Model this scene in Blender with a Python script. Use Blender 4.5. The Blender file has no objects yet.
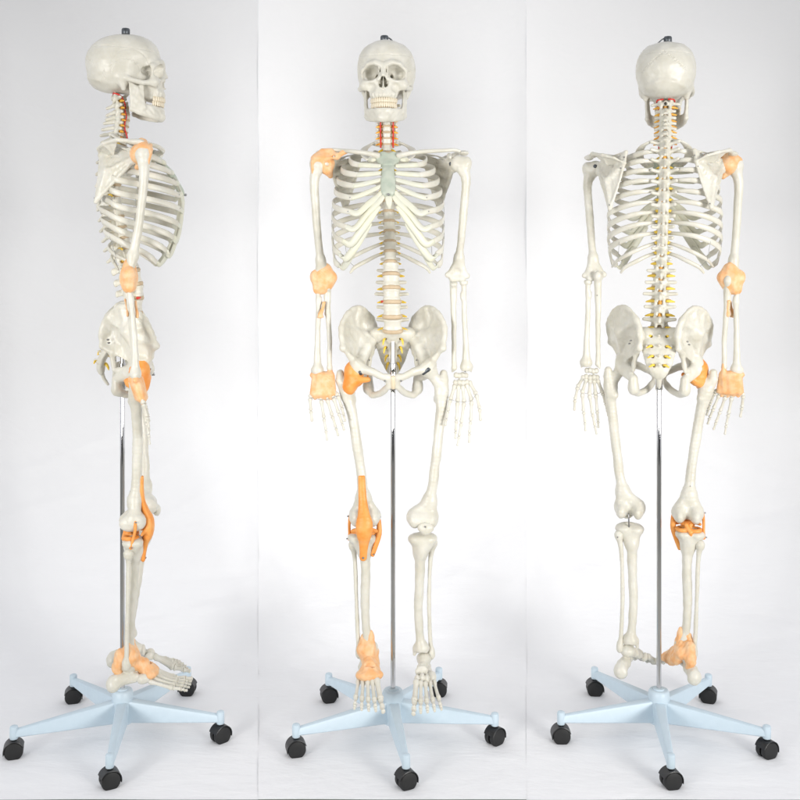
import bpy, math, random
import numpy as np
from mathutils import Matrix, Vector, Euler

# ------------------------------------------------------------------ camera, world, lamps
S = 0.0026            # metres per photo pixel in the plane of the stand poles
D = 2.6               # camera distance to that plane
CAMH = 475.5 * S      # camera height
C = bpy.context.scene.collection
scene = bpy.context.scene

cam = bpy.data.cameras.new('camera')
cam_o = bpy.data.objects.new('camera', cam)
C.objects.link(cam_o)
cam.sensor_width = 36
cam.lens = 36 * D / (800 * S)
cam.shift_x = 0.0
cam.shift_y = -(400 - 260) / 800.0
cam.clip_start = 0.05
cam.clip_end = 100
cam_o.location = (0, -D, CAMH)
cam_o.rotation_euler = (math.radians(90), 0, 0)
scene.camera = cam_o

world = bpy.data.worlds.new('World')
scene.world = world
world.use_nodes = True
bg = world.node_tree.nodes['Background']
bg.inputs[1].default_value = 1.0
# a studio room: pale walls at the sides and behind the cloth, dim behind the photographer and overhead
_n, _k = world.node_tree.nodes, world.node_tree.links
_tc = _n.new('ShaderNodeTexCoord')
_sep = _n.new('ShaderNodeSeparateXYZ')
_k.new(_tc.outputs['Generated'], _sep.inputs[0])
_r1 = _n.new('ShaderNodeMapRange')
_r1.inputs['From Min'].default_value, _r1.inputs['From Max'].default_value = -0.85, -0.40
_r1.inputs['To Min'].default_value, _r1.inputs['To Max'].default_value = 0.04, 0.92
_k.new(_sep.outputs['Y'], _r1.inputs['Value'])
_r2 = _n.new('ShaderNodeMapRange')
_r2.inputs['From Min'].default_value, _r2.inputs['From Max'].default_value = 0.25, 0.95
_r2.inputs['To Min'].default_value, _r2.inputs['To Max'].default_value = 1.0, 0.95
_k.new(_sep.outputs['Z'], _r2.inputs['Value'])
_mu = _n.new('ShaderNodeMath')
_mu.operation = 'MULTIPLY'
_k.new(_r1.outputs[0], _mu.inputs[0])
_k.new(_r2.outputs[0], _mu.inputs[1])
_k.new(_mu.outputs[0], bg.inputs[1])
bg.inputs[0].default_value = (0.93, 0.95, 1.0, 1)


def area(name, loc, target, size, size_y, power, color=(1, 1, 1)):
    l = bpy.data.lights.new(name, 'AREA')
    l.shape = 'RECTANGLE'
    l.size, l.size_y = size, size_y
    l.energy = power
    l.color = color
    o = bpy.data.objects.new(name, l)
    C.objects.link(o)
    o.location = loc
    o.rotation_euler = (Vector(target) - Vector(loc)).to_track_quat('-Z', 'Y').to_euler()
    return o


key = area('key_softbox', (2.3, -2.9, 1.12), (-0.2, 1.0, 1.05), 1.2, 1.2, 19.5, (1, 0.985, 0.955))
fill = area('fill_softbox', (-2.0, -2.9, 1.12), (0.3, 1.0, 1.05), 1.2, 1.2, 14.5, (1, 0.99, 0.97))
key.data.spread = math.radians(68)
fill.data.spread = math.radians(68)

scene.view_settings.view_transform = 'Standard'
scene.view_settings.look = 'None'
scene.view_settings.exposure = 0.0
scene.view_settings.gamma = 1.0


# ------------------------------------------------------------------ materials
def new_mat(name):
    m = bpy.data.materials.new(name)
    m.use_nodes = True
    nt = m.node_tree
    b = nt.nodes['Principled BSDF']
    return m, nt, b


def plain(name, col, rough=0.5, metal=0.0, col2=None, scale=40, bump=0.0, bscale=200, sss=0.0, coat=0.0, detail=3):
    m, nt, b = new_mat(name)
    b.inputs['Base Color'].default_value = (*col, 1)
    b.inputs['Roughness'].default_value = rough
    b.inputs['Metallic'].default_value = metal
    if coat:
        b.inputs['Coat Weight'].default_value = coat
        b.inputs['Coat Roughness'].default_value = 0.2
    if sss:
        b.inputs['Subsurface Weight'].default_value = sss
        b.inputs['Subsurface Radius'].default_value = (1.0, 0.7, 0.4)
        b.inputs['Subsurface Scale'].default_value = 0.004
    tc = nt.nodes.new('ShaderNodeTexCoord')
    if col2:
        n = nt.nodes.new('ShaderNodeTexNoise')
        n.inputs['Scale'].default_value = scale
        n.inputs['Detail'].default_value = detail
        nt.links.new(tc.outputs['Object'], n.inputs['Vector'])
        r = nt.nodes.new('ShaderNodeValToRGB')
        r.color_ramp.elements[0].position = 0.35
        r.color_ramp.elements[1].position = 0.65
        r.color_ramp.elements[0].color = (*col, 1)
        r.color_ramp.elements[1].color = (*col2, 1)
        nt.links.new(n.outputs['Fac'], r.inputs['Fac'])
        nt.links.new(r.outputs['Color'], b.inputs['Base Color'])
    if bump:
        n2 = nt.nodes.new('ShaderNodeTexNoise')
        n2.inputs['Scale'].default_value = bscale
        n2.inputs['Detail'].default_value = 4
        nt.links.new(tc.outputs['Object'], n2.inputs['Vector'])
        bp = nt.nodes.new('ShaderNodeBump')
        bp.inputs['Strength'].default_value = bump
        bp.inputs['Distance'].default_value = 0.002
        nt.links.new(n2.outputs['Fac'], bp.inputs['Height'])
        nt.links.new(bp.outputs['Normal'], b.inputs['Normal'])
    return m


BONE = plain('bone_plastic', (0.665, 0.645, 0.575), 0.36, 0, (0.60, 0.575, 0.49), 22, 0.35, 240, 0.15)
SKULLM = plain('skull_plastic', (0.665, 0.645, 0.575), 0.4, 0, (0.595, 0.572, 0.495), 30, 0.22, 160, 0.05)
CREAM = plain('cream_bone_plastic', (0.70, 0.61, 0.45), 0.42, 0, (0.66, 0.56, 0.39), 40, 0.15, 300, 0.08)
TOOTH = plain('tooth_plastic', (0.70, 0.61, 0.46), 0.36, 0, (0.74, 0.67, 0.53), 260)
CART = plain('cartilage_plastic', (0.60, 0.60, 0.52), 0.42, 0, (0.66, 0.65, 0.52), 30, 0.15, 260, 0.1)
STERN = plain('sternum_plastic', (0.40, 0.45, 0.37), 0.45, 0, (0.48, 0.51, 0.43), 40, 0.25, 200)
DISC = plain('disc_plastic', (0.56, 0.44, 0.30), 0.55, 0, (0.50, 0.38, 0.25), 80)
NERVE = plain('yellow_nerve_plastic', (0.84, 0.58, 0.07), 0.45)
NERVEC = plain('amber_nerve_plastic', (0.86, 0.50, 0.07), 0.45, 0, (0.72, 0.30, 0.03), 60)
CORD = plain('amber_cord_plastic', (0.72, 0.36, 0.06), 0.5)
ARTERY = plain('red_artery_plastic', (0.62, 0.03, 0.02), 0.4)
LIGP = plain('peach_ligament_rubber', (0.80, 0.41, 0.17), 0.48, 0, (0.80, 0.53, 0.31), 60, 0.25, 260, 0.25)
LIGO = plain('orange_ligament_rubber', (0.78, 0.27, 0.04), 0.45, 0, (0.82, 0.37, 0.10), 40, 0.3, 220, 0.08)
STEEL = plain('brushed_steel', (0.30, 0.30, 0.30), 0.35, 1.0)
CHROME = plain('chrome_pole', (0.60, 0.60, 0.61), 0.04, 1.0)
DARKM = plain('dark_hook_metal', (0.10, 0.11, 0.12), 0.4, 0.7)
PAINT = plain('pale_blue_paint', (0.55, 0.655, 0.73), 0.4, 0, (0.53, 0.635, 0.71), 60, 0.12, 500)
BLACK = plain('black_castor_plastic', (0.012, 0.012, 0.013), 0.38, 0, None, 40, 0.2, 300)
BLACK2 = plain('black_tyre_rubber', (0.008, 0.008, 0.008), 0.55)
THREADM = plain('grey_thread', (0.35, 0.34, 0.32), 0.6)
FLOORM = plain('grey_floor', (0.42, 0.41, 0.37), 0.6, 0, (0.36, 0.35, 0.31), 12)


def cloth_mat():
    m, nt, b = new_mat('white_backdrop_cloth')
    b.inputs['Base Color'].default_value = (0.875, 0.875, 0.888, 1)
    b.inputs['Roughness'].default_value = 0.85
    tc = nt.nodes.new('ShaderNodeTexCoord')
    mp = nt.nodes.new('ShaderNodeMapping')
    mp.inputs['Scale'].default_value = (2.2, 5.0, 4.0)
    mp.inputs['Rotation'].default_value = (0.2, 0.1, 0.5)
    nt.links.new(tc.outputs['Object'], mp.inputs['Vector'])
    n = nt.nodes.new('ShaderNodeTexNoise')
    n.inputs['Scale'].default_value = 1.6
    n.inputs['Detail'].default_value = 5
    n.inputs['Roughness'].default_value = 0.55
    n.inputs['Distortion'].default_value = 0.25
    nt.links.new(mp.outputs['Vector'], n.inputs['Vector'])
    bp = nt.nodes.new('ShaderNodeBump')
    bp.inputs['Strength'].default_value = 0.42
    bp.inputs['Distance'].default_value = 0.02
    nt.links.new(n.outputs['Fac'], bp.inputs['Height'])
    nt.links.new(bp.outputs['Normal'], b.inputs['Normal'])
    return m


CLOTH = cloth_mat()


# ------------------------------------------------------------------ mesh helpers
def link_mesh(name, V, F, mat, parent=None, smooth=True):
    V = np.asarray(V, dtype=np.float32)
    me = bpy.data.meshes.new(name)
    if isinstance(F, np.ndarray) and F.ndim == 2:
        nf, k = F.shape
        me.vertices.add(len(V))
        me.vertices.foreach_set('co', V.ravel())
        me.loops.add(nf * k)
        me.loops.foreach_set('vertex_index', F.astype(np.int32).ravel())
        me.polygons.add(nf)
        me.polygons.foreach_set('loop_start', np.arange(0, nf * k, k, dtype=np.int32))
        me.polygons.foreach_set('loop_total', np.full(nf, k, dtype=np.int32))
        me.update(calc_edges=True)
    else:
        me.from_pydata([tuple(v) for v in V], [], [tuple(int(i) for i in f) for f in F])
    me.validate()
    if smooth:
        me.polygons.foreach_set('use_smooth', np.ones(len(me.polygons), dtype=bool))
    me.update()
    me.materials.append(mat)
    o = bpy.data.objects.new(name, me)
    C.objects.link(o)
    if parent:
        o.parent = parent
    return o


def join(parts):
    V, F, off = [], [], 0
    for v, f in parts:
        V.append(np.asarray(v, dtype=np.float64))
        F += [[i + off for i in ff] for ff in f]
        off += len(v)
    return np.vstack(V), F


def catmull(P, n):
    P = np.asarray(P, float)
    if len(P) == 2:
        t = np.linspace(0, 1, n + 1)[:, None]
        return P[0] * (1 - t) + P[1] * t
    Q = np.vstack([2 * P[0] - P[1], P, 2 * P[-1] - P[-2]])
    out = []
    for i in range(1, len(Q) - 2):
        p0, p1, p2, p3 = Q[i - 1], Q[i], Q[i + 1], Q[i + 2]
        for j in range(n):
            t = j / n
            out.append(0.5 * (2 * p1 + (p2 - p0) * t + (2 * p0 - 5 * p1 + 4 * p2 - p3) * t * t + (3 * p1 - p0 - 3 * p2 + p3) * t ** 3))
    out.append(Q[-2])
    return np.array(out)


def tube(P, R, up=(0, 0, 1), n=8, sub=6, cap=True):
    """loft along points P; R = radius or list of (side, up) radii per control point"""
    P = np.asarray(P, float)
    if np.isscalar(R):
        R = [(R, R)] * len(P)
    R = np.array([(r, r) if np.isscalar(r) else r for r in R], float)
    pts = catmull(P, sub) if sub > 1 else P
    rr = catmull(np.hstack([R, np.zeros((len(R), 1))]), sub)[:, :2] if sub > 1 else R
    rr = np.maximum(rr, 1e-4)
    m = len(pts)
    T = np.gradient(pts, axis=0)
    T /= np.linalg.norm(T, axis=1)[:, None] + 1e-12
    up = np.asarray(up, float)
    V, F = [], []
    for i in range(m):
        s = np.cross(T[i], up)
        if np.linalg.norm(s) < 1e-3:
            s = np.cross(T[i], (0.3, 1, 0.2))
        s /= np.linalg.norm(s)
        u = np.cross(s, T[i])
        for k in range(n):
            a = 2 * math.pi * k / n
            V.append(pts[i] + s * rr[i, 0] * math.cos(a) + u * rr[i, 1] * math.sin(a))
    for i in range(m - 1):
        for k in range(n):
            a, b = i * n + k, i * n + (k + 1) % n
            F.append([a, b, b + n, a + n])
    if cap:
        V.append(pts[0] - T[0] * rr[0].min() * 0.6)
        V.append(pts[-1] + T[-1] * rr[-1].min() * 0.6)
        c0, c1 = len(V) - 2, len(V) - 1
        for k in range(n):
            F.append([c0, (k + 1) % n, k])
            b = (m - 1) * n
            F.append([c1, b + k, b + (k + 1) % n])
    return np.array(V), F


def lathe(profile, n=24, axis='z'):
    """profile: list of (r, h)"""
    V, F = [], []
    for r, h in profile:
        for k in range(n):
            a = 2 * math.pi * k / n
            p = (r * math.cos(a), r * math.sin(a), h)
            if axis == 'x':
                p = (h, p[0], p[1])
            V.append(p)
    for i in range(len(profile) - 1):
        for k in range(n):
            a, b = i * n + k, i * n + (k + 1) % n
            F.append([a, b, b + n, a + n])
    F.append(list(range(n))[::-1])
    F.append([(len(profile) - 1) * n + k for k in range(n)])
    return np.array(V), F


# ------------------------------------------------------------------ implicit surfaces
class Grid:
    def __init__(self, lo, hi, h):
        self.lo = np.asarray(lo, np.float32)
        self.h = h
        self.n = np.ceil((np.asarray(hi) - self.lo) / h).astype(int) + 1
        ax = [self.lo[i] + h * np.arange(self.n[i], dtype=np.float32) for i in range(3)]
        self.X, self.Y, self.Z = np.meshgrid(*ax, indexing='ij')

    def sym(self):
        self.X0 = self.X
        self.X = np.abs(self.X)
        return self

    def ell(self, c, r):
        x, y, z = self.X - c[0], self.Y - c[1], self.Z - c[2]
        k0 = np.sqrt((x / r[0]) ** 2 + (y / r[1]) ** 2 + (z / r[2]) ** 2)
        k1 = np.sqrt((x / r[0] ** 2) ** 2 + (y / r[1] ** 2) ** 2 + (z / r[2] ** 2) ** 2) + 1e-6
        return k0 * (k0 - 1.0) / k1

    def ellr(self, c, r, R):
        """rotated ellipsoid, R = 3x3 local->world"""
        x, y, z = self.X - c[0], self.Y - c[1], self.Z - c[2]
        a = x * R[0][0] + y * R[1][0] + z * R[2][0]
        b = x * R[0][1] + y * R[1][1] + z * R[2][1]
        d = x * R[0][2] + y * R[1][2] + z * R[2][2]
        k0 = np.sqrt((a / r[0]) ** 2 + (b / r[1]) ** 2 + (d / r[2]) ** 2)
        k1 = np.sqrt((a / r[0] ** 2) ** 2 + (b / r[1] ** 2) ** 2 + (d / r[2] ** 2) ** 2) + 1e-6
        return k0 * (k0 - 1.0) / k1

    def cap(self, a, b, ra, rb=None):
        rb = ra if rb is None else rb
        a = np.asarray(a, np.float32)
        b = np.asarray(b, np.float32)
        d = b - a
        L = float((d * d).sum()) + 1e-9
        t = ((self.X - a[0]) * d[0] + (self.Y - a[1]) * d[1] + (self.Z - a[2]) * d[2]) / L
        t = np.clip(t, 0, 1)
        q = np.sqrt((self.X - a[0] - t * d[0]) ** 2 + (self.Y - a[1] - t * d[1]) ** 2 + (self.Z - a[2] - t * d[2]) ** 2)
        return q - (ra + (rb - ra) * t)

    def chain(self, pts, rs, k=0.0, smooth=0):
        if np.isscalar(rs):
            rs = [rs] * len(pts)
        if smooth:
            q = catmull(np.hstack([np.asarray(pts, float), np.asarray(rs, float)[:, None]]), smooth)
            pts, rs = q[:, :3], q[:, 3]
        d = None
        for i in range(len(pts) - 1):
            c = self.cap(pts[i], pts[i + 1], rs[i], rs[i + 1])
            d = c if d is None else (smin(d, c, k) if k else np.minimum(d, c))
        return d

    def tri(self, a, b, c, th):
        a, b, c = [np.asarray(v, np.float32) for v in (a, b, c)]
        ba, cb, ac = b - a, c - b, a - c
        nor = np.cross(ba, ac)
        X, Y, Z = self.X, self.Y, self.Z

        def dot(v, p):
            return v[0] * (X - p[0]) + v[1] * (Y - p[1]) + v[2] * (Z - p[2])
        s = np.sign(dot(np.cross(ba, nor), a)) + np.sign(dot(np.cross(cb, nor), b)) + np.sign(dot(np.cross(ac, nor), c))

        def seg(e, p):
            t = np.clip(dot(e, p) / float((e * e).sum()), 0, 1)
            return (X - p[0] - e[0] * t) ** 2 + (Y - p[1] - e[1] * t) ** 2 + (Z - p[2] - e[2] * t) ** 2
        d2 = np.minimum(np.minimum(seg(ba, a), seg(cb, b)), seg(ac, c))
        pl = dot(nor, a) ** 2 / float((nor * nor).sum())
        return np.sqrt(np.where(s < 2, d2, pl)) - th

    def box(self, c, r, rnd=0.002):
        q = [np.abs(self.X - c[0]) - r[0] + rnd, np.abs(self.Y - c[1]) - r[1] + rnd, np.abs(self.Z - c[2]) - r[2] + rnd]
        o = np.sqrt(sum(np.maximum(v, 0) ** 2 for v in q))
        return o + np.minimum(np.maximum(np.maximum(q[0], q[1]), q[2]), 0) - rnd

    def ecyl(self, c, rx, ry, hz, rnd=0.002):
        rr = np.sqrt(((self.X - c[0]) / rx) ** 2 + ((self.Y - c[1]) / ry) ** 2)
        d1 = (rr - 1) * min(rx, ry)
        d2 = np.abs(self.Z - c[2]) - hz
        return smax(d1, d2, rnd)

    def noise(self, f, amp, seed=0):
        r = np.random.RandomState(seed)
        d = 0
        for o in range(3):
            a = r.randn(3, 3)
            ph = r.rand(3) * 6.28
            ff = f * (1.0 + 0.9 * o)
            d = d + np.sin(ff * (a[0, 0] * self.X + a[0, 1] * self.Y + a[0, 2] * self.Z) + ph[0]) * np.sin(ff * (a[1, 0] * self.X + a[1, 1] * self.Y + a[1, 2] * self.Z) + ph[1]) / (o + 1)
        return d * amp

    def mesh(self, d):
        """naive surface nets"""
        n = self.n
        d = d.astype(np.float32)
        ins = d < 0
        c = np.zeros((n[0] - 1, n[1] - 1, n[2] - 1), np.int8)
        offs = [(i, j, k) for i in (0, 1) for j in (0, 1) for k in (0, 1)]
        for (i, j, k) in offs:
            c += ins[i:n[0] - 1 + i, j:n[1] - 1 + j, k:n[2] - 1 + k]
        act = (c > 0) & (c < 8)
        idx = np.argwhere(act)
        vid = np.full(act.shape, -1, np.int32)
        vid[act] = np.arange(len(idx))
        val = {o: d[idx[:, 0] + o[0], idx[:, 1] + o[1], idx[:, 2] + o[2]] for o in offs}
        acc = np.zeros((len(idx), 3), np.float32)
        cnt = np.zeros(len(idx), np.float32)
        for a in offs:
            for ax in range(3):
                if a[ax] == 1:
                    continue
                b = list(a)
                b[ax] = 1
                b = tuple(b)
                va, vb = val[a], val[b]
                m = (va < 0) != (vb < 0)
                t = np.where(m, va / np.where(m, va - vb, 1), 0)
                p = np.tile(np.array(a, np.float32), (len(idx), 1))
                p[:, ax] += t
                acc[m] += p[m]
                cnt[m] += 1
        V = self.lo + self.h * (idx + acc / cnt[:, None])
        F = []
        for ax in range(3):
            u, w = (ax + 1) % 3, (ax + 2) % 3
            sl0 = [slice(1, -1)] * 3
            sl1 = [slice(1, -1)] * 3
            sl0[ax] = slice(0, n[ax] - 1)
            sl1[ax] = slice(1, n[ax])
            A, B = ins[tuple(sl0)], ins[tuple(sl1)]
            e = np.argwhere(A != B)
            if not len(e):
                continue
            fl = A[e[:, 0], e[:, 1], e[:, 2]]
            base = e.copy()
            base[:, u] += 1
            base[:, w] += 1

            def g(du, dw):
                q = base.copy()
                q[:, u] -= du
                q[:, w] -= dw
                return vid[q[:, 0], q[:, 1], q[:, 2]]
            quad = np.stack([g(1, 1), g(0, 1), g(0, 0), g(1, 0)], 1)
            quad[~fl] = quad[~fl][:, ::-1]
            F.append(quad)
        return V, np.vstack(F)


def smin(a, b, k):
    h = np.maximum(k - np.abs(a - b), 0) / k
    return np.minimum(a, b) - h * h * k * 0.25


def smax(a, b, k):
    h = np.maximum(k - np.abs(a - b), 0) / k
    return np.maximum(a, b) + h * h * k * 0.25


def usm(ds, k):
    d = ds[0]
    for e in ds[1:]:
        d = smin(d, e, k)
    return d


def mirror(VF, cx=0.0):
    V, F = VF
    V = np.array(V)
    V[:, 0] = 2 * cx - V[:, 0]
    return V, np.asarray(F)[:, ::-1]


def bounds(pts, pad):
    P = np.asarray(pts, float)
    return P.min(0) - pad, P.max(0) + pad


# ------------------------------------------------------------------ photo measurements -> skeleton space
def L(off, py, Y):
    """off: pixels right of the pole in the front view, py: pixel row, Y: depth behind pole (m)"""
    k = (D + Y) / D
    return np.array(((off - 7) * S * k + 7 * S, Y, CAMH + (260 - py) * S * k))


def tag(o, label, cat, group=None):
    o['label'] = label
    o['category'] = cat
    if group:
        o['group'] = group
    return o


def empty(name, loc=(0, 0, 0)):
    o = bpy.data.objects.new(name, None)
    C.objects.link(o)
    o.empty_display_size = 0.1
    o.location = loc
    return o


def children(o):
    return [c for c in bpy.data.objects if c.parent == o]


def copy_tree(o, parent=None):
    c = o.copy()
    C.objects.link(c)
    c.parent = parent
    for ch in children(o):
        copy_tree(ch, c)
    return c


# ================================================================== SKELETON
SK = empty('skeleton_model')


def add(name, VF, mat, parent=None):
    return link_mesh(name, VF[0], VF[1], mat, parent or SK)


def screw(p, d=(0, -1, 0), r=0.0022, parent=None):
    p = np.asarray(p, float)
    d = np.asarray(d, float)
    d /= np.linalg.norm(d)
    o = add('screw', tube([p - d * 0.004, p + d * 0.0015], r, n=8, sub=1), STEEL, parent)
    return o


# ---- skull -----------------------------------------------------------------
SKULL0 = np.array((-7 * S, -0.012, 1.684))
SKYAW = math.radians(-4)


def to_head(VF):
    V = np.array(VF[0], float)
    c, s = math.cos(SKYAW), math.sin(SKYAW)
    x, y = V[:, 0] * c - V[:, 1] * s, V[:, 0] * s + V[:, 1] * c
    return np.stack([x, y, V[:, 2]], 1) + SKULL0, VF[1]


def build_cranium():
    g = Grid((-0.082, -0.108, -0.056), (0.082, 0.112, 0.126), 0.00135).sym()
    X, Y, Z = g.X, g.Y, g.Z
    d = g.ell((0, 0.012, 0.047), (0.0705, 0.084, 0.070))
    d = smin(d, g.ell((0, 0.044, 0.043), (0.062, 0.055, 0.056)), 0.02)
    d = smin(d, g.ell((0, -0.026, 0.058), (0.0625, 0.056, 0.056)), 0.02)
    d = smin(d, g.ell((0.030, 0.010, 0.062), (0.0405, 0.062, 0.046)), 0.015)
    d = smin(d, g.ell((0, 0.042, 0.0), (0.052, 0.052, 0.030)), 0.02)
    d = smin(d, g.ell((0.036, 0.02, 0.03), (0.036, 0.06, 0.05)), 0.015)
    # temporal narrowing behind the orbits
    d = smax(d, -g.ell((0.083, -0.052, 0.010), (0.027, 0.034, 0.042)), 0.02)
    # cranial base, sphenoid
    d = smin(d, g.ell((0, -0.02, -0.005), (0.042, 0.05, 0.03)), 0.015)
    # mastoid
    d = smin(d, g.cap((0.056, 0.012, 0.0), (0.052, 0.006, -0.027), 0.012, 0.006), 0.01)
    # brow ridge
    d = smin(d, g.chain([(0.006, -0.088, 0.039), (0.022, -0.087, 0.046), (0.040, -0.079, 0.043), (0.052, -0.066, 0.030)], [0.0065, 0.006, 0.0055, 0.005]), 0.018)
    # orbit lateral rim, zygoma, zygomatic arch
    d = smin(d, g.chain([(0.052, -0.066, 0.030), (0.053, -0.064, 0.012), (0.051, -0.067, -0.002)], [0.0055, 0.005, 0.007]), 0.012)
    d = smin(d, g.ell((0.046, -0.069, -0.009), (0.016, 0.013, 0.013)), 0.010)
    d = smin(d, g.chain([(0.050, -0.064, -0.010), (0.062, -0.042, -0.013), (0.0655, -0.02, -0.009), (0.064, -0.002, -0.003)], [0.0085, 0.0062, 0.0056, 0.0062]), 0.008)
    # orbit floor rim and maxilla
    d = smin(d, g.chain([(0.046, -0.072, -0.002), (0.030, -0.082, -0.0005), (0.016, -0.085, 0.006), (0.010, -0.088, 0.020)], [0.007, 0.006, 0.005, 0.005]), 0.007)
    d = smin(d, g.ell((0.012, -0.062, -0.02), (0.026, 0.028, 0.030)), 0.012)
    d = smin(d, g.ell((0, -0.063, -0.034), (0.0355, 0.0305, 0.013)), 0.012)
    # nasal bones
    d = smin(d, g.chain([(0, -0.085, 0.036), (0, -0.0895, 0.022), (0, -0.0955, 0.0125)], [0.0082, 0.0072, 0.0058]), 0.008)
    d = smin(d, g.cap((0.004, -0.089, 0.026), (0.010, -0.090, 0.004), 0.0045), 0.006)
    # hollows: orbits, nose, below the cheekbone
    a = math.radians(14)
    ca, sa = math.cos(a), math.sin(a)
    t = math.radians(13)
    ct, st = math.cos(t), math.sin(t)
    R = (np.array([[ca, sa, 0], [-sa, ca, 0], [0, 0, 1]]) @ np.array([[ct, 0, st], [0, 1, 0], [-st, 0, ct]])).tolist()
    orb = g.ellr((0.030, -0.083, 0.0215), (0.0200, 0.052, 0.0158), R)
    orb = smax(orb, -g.cap((0.008, -0.10, 0.03), (0.008, -0.05, 0.02), 0.002), 0.004)
    d = smax(d, -orb, 0.008)
    d = smax(d, -g.cap((0.020, -0.060, 0.018), (0.014, -0.03, 0.018), 0.006, 0.003), 0.003)
    for tr in (((.0105, -.090, .034), (.0135, -.052, .034), (.0135, -.052, .006)), ((.0105, -.090, .034), (.0105, -.088, .006), (.0135, -.052, .006))):
        d = smin(d, g.tri(*tr, 0.0016), 0.002)
    nose = smin(g.ell((0, -0.092, 0.001), (0.0062, 0.02, 0.0095)), g.ell((0.005, -0.088, -0.007), (0.0068, 0.020, 0.0085)), 0.005)
    d = smax(d, -nose, 0.003)
    d = np.minimum(d, g.box((0, -0.074, 0.0), (0.0011, 0.018, 0.014), 0.0008))       # septum
    d = np.minimum(d, g.cap((0.009, -0.080, -0.004), (0.007, -0.066, -0.004), 0.0022))
    d = smin(d, g.cap((0, -0.090, -0.0165), (0, -0.096, -0.0165), 0.003, 0.001), 0.003)
    d = smax(d, -g.ell((0.044, -0.052, -0.036), (0.018, 0.022, 0.018)), 0.008)
    d = smax(d, -g.ell((0.030, -0.086, -0.017), (0.008, 0.006, 0.008)), 0.010)
    # alveolar ridge with tooth-root ripples
    th = np.arctan2(X, -(Y + 0.062))
    d = d - 0.0009 * np.cos(th * 22) * np.exp(-((Z + 0.036) / 0.007) ** 2) * (Y < -0.062)
    # forehead bosses, temporal line
    d = d + 0.0010 * np.exp(-((np.hypot(Y + 0.012, (Z - 0.022)) - 0.047) / 0.0022) ** 2) * (X > 0.035) * (Z > 0.02)
    # sutures as fine grooves
    zig = 0.0022 * np.sin(g.X * 900) + 0.0016 * np.sin(g.X * 2100 + 1)
    lam = 0.078 - 0.85 * X + zig
    d = d + 0.0020 * np.exp(-((Z - lam) / 0.0013) ** 2) * (Y > 0.05) * (X < 0.055)
    sq = np.hypot((Y - 0.0) / 1.15, Z - 0.014) - 0.030 + 0.0011 * np.sin(Y * 700)
    d = d + 0.0014 * np.exp(-(sq / 0.0012) ** 2) * (X > 0.05) * (Z > 0.008)
    d = d + 0.0013 * np.exp(-((Z - 0.073 - 0.06 * Y) / 0.0008) ** 2)                 # sawn skull cap line
    d = d + 0.0010 * np.exp(-((Y - 0.055 - 0.2 * (Z - 0.02) + zig) / 0.0012) ** 2) * (Z < 0.022) * (Z > -0.01) * (X > 0.04)
    # occipital ridge
    d = d - 0.0016 * np.exp(-((Z - 0.004 + 6 * X * X) / 0.006) ** 2) * (Y > 0.06)
    d = d + g.noise(60, 0.0006, 3) + g.noise(170, 0.00022, 4)
    return g.mesh(d)


def build_mandible():
    g = Grid((-0.066, -0.102, -0.108), (0.066, 0.008, 0.0), 0.0013).sym()
    low = g.chain([(0.0490, -0.013, -0.078), (0.044, -0.034, -0.087), (0.028, -0.064, -0.093), (0.012, -0.079, -0.0945), (0, -0.081, -0.094)], [0.004, 0.0052, 0.006, 0.0072, 0.0075], 0, 3)
    mid = g.chain([(0.044, -0.038, -0.078), (0.029, -0.064, -0.081), (0.014, -0.080, -0.082), (0, -0.083, -0.082)], [0.005, 0.0058, 0.006, 0.006], 0, 3)
    upp = g.chain([(0.045, -0.036, -0.067), (0.034, -0.060, -0.069), (0.015, -0.082, -0.071), (0, -0.087, -0.071)], [0.005, 0.0055, 0.0052, 0.0052], 0, 3)
    d = usm([low, mid, upp], 0.012)
    A, B, Cc, Dd = (0.0490, -0.014, -0.078), (0.046, -0.044, -0.072), (0.048, -0.040, -0.014), (0.0535, -0.010, -0.010)
    E = (0.0505, -0.026, -0.024)
    d = smin(d, g.tri(A, B, E, 0.0032), 0.008)
    d = smin(d, g.tri(B, Cc, E, 0.0026), 0.006)
    d = smin(d, g.tri(A, Dd, E, 0.0032), 0.006)
    d = smin(d, g.ell((0.054, -0.010, -0.008), (0.009, 0.005, 0.005)), 0.006)
    d = smin(d, g.ell((0, -0.087, -0.090), (0.014, 0.007, 0.009)), 0.010)
    d = d + g.noise(90, 0.0005, 8)
    return g.mesh(d)


def build_teeth(a, b, yc, z0, z1, n, hw):
    parts = []
    for i in range(n):
        th = math.radians(-84 + 168 * (i + 0.5) / n)
        c = np.array((a * math.sin(th), yc - b * math.cos(th), 0))
        big = 1.0 if abs(th) < 0.9 else 1.25
        up = (math.cos(th), math.sin(th), 0)
        zs = [z0, z0 + (z1 - z0) * 0.35, z0 + (z1 - z0) * 0.85, z1]
        parts.append(tube([c + (0, 0, z) for z in zs], [(0.0022 * big, 0.0022), (0.0029 * big, hw * 0.9), (0.0025 * big, hw), (0.0012 * big, hw * 0.8)], up=up, n=8, sub=2))
    V, F = join(parts)
    return V, F


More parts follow.
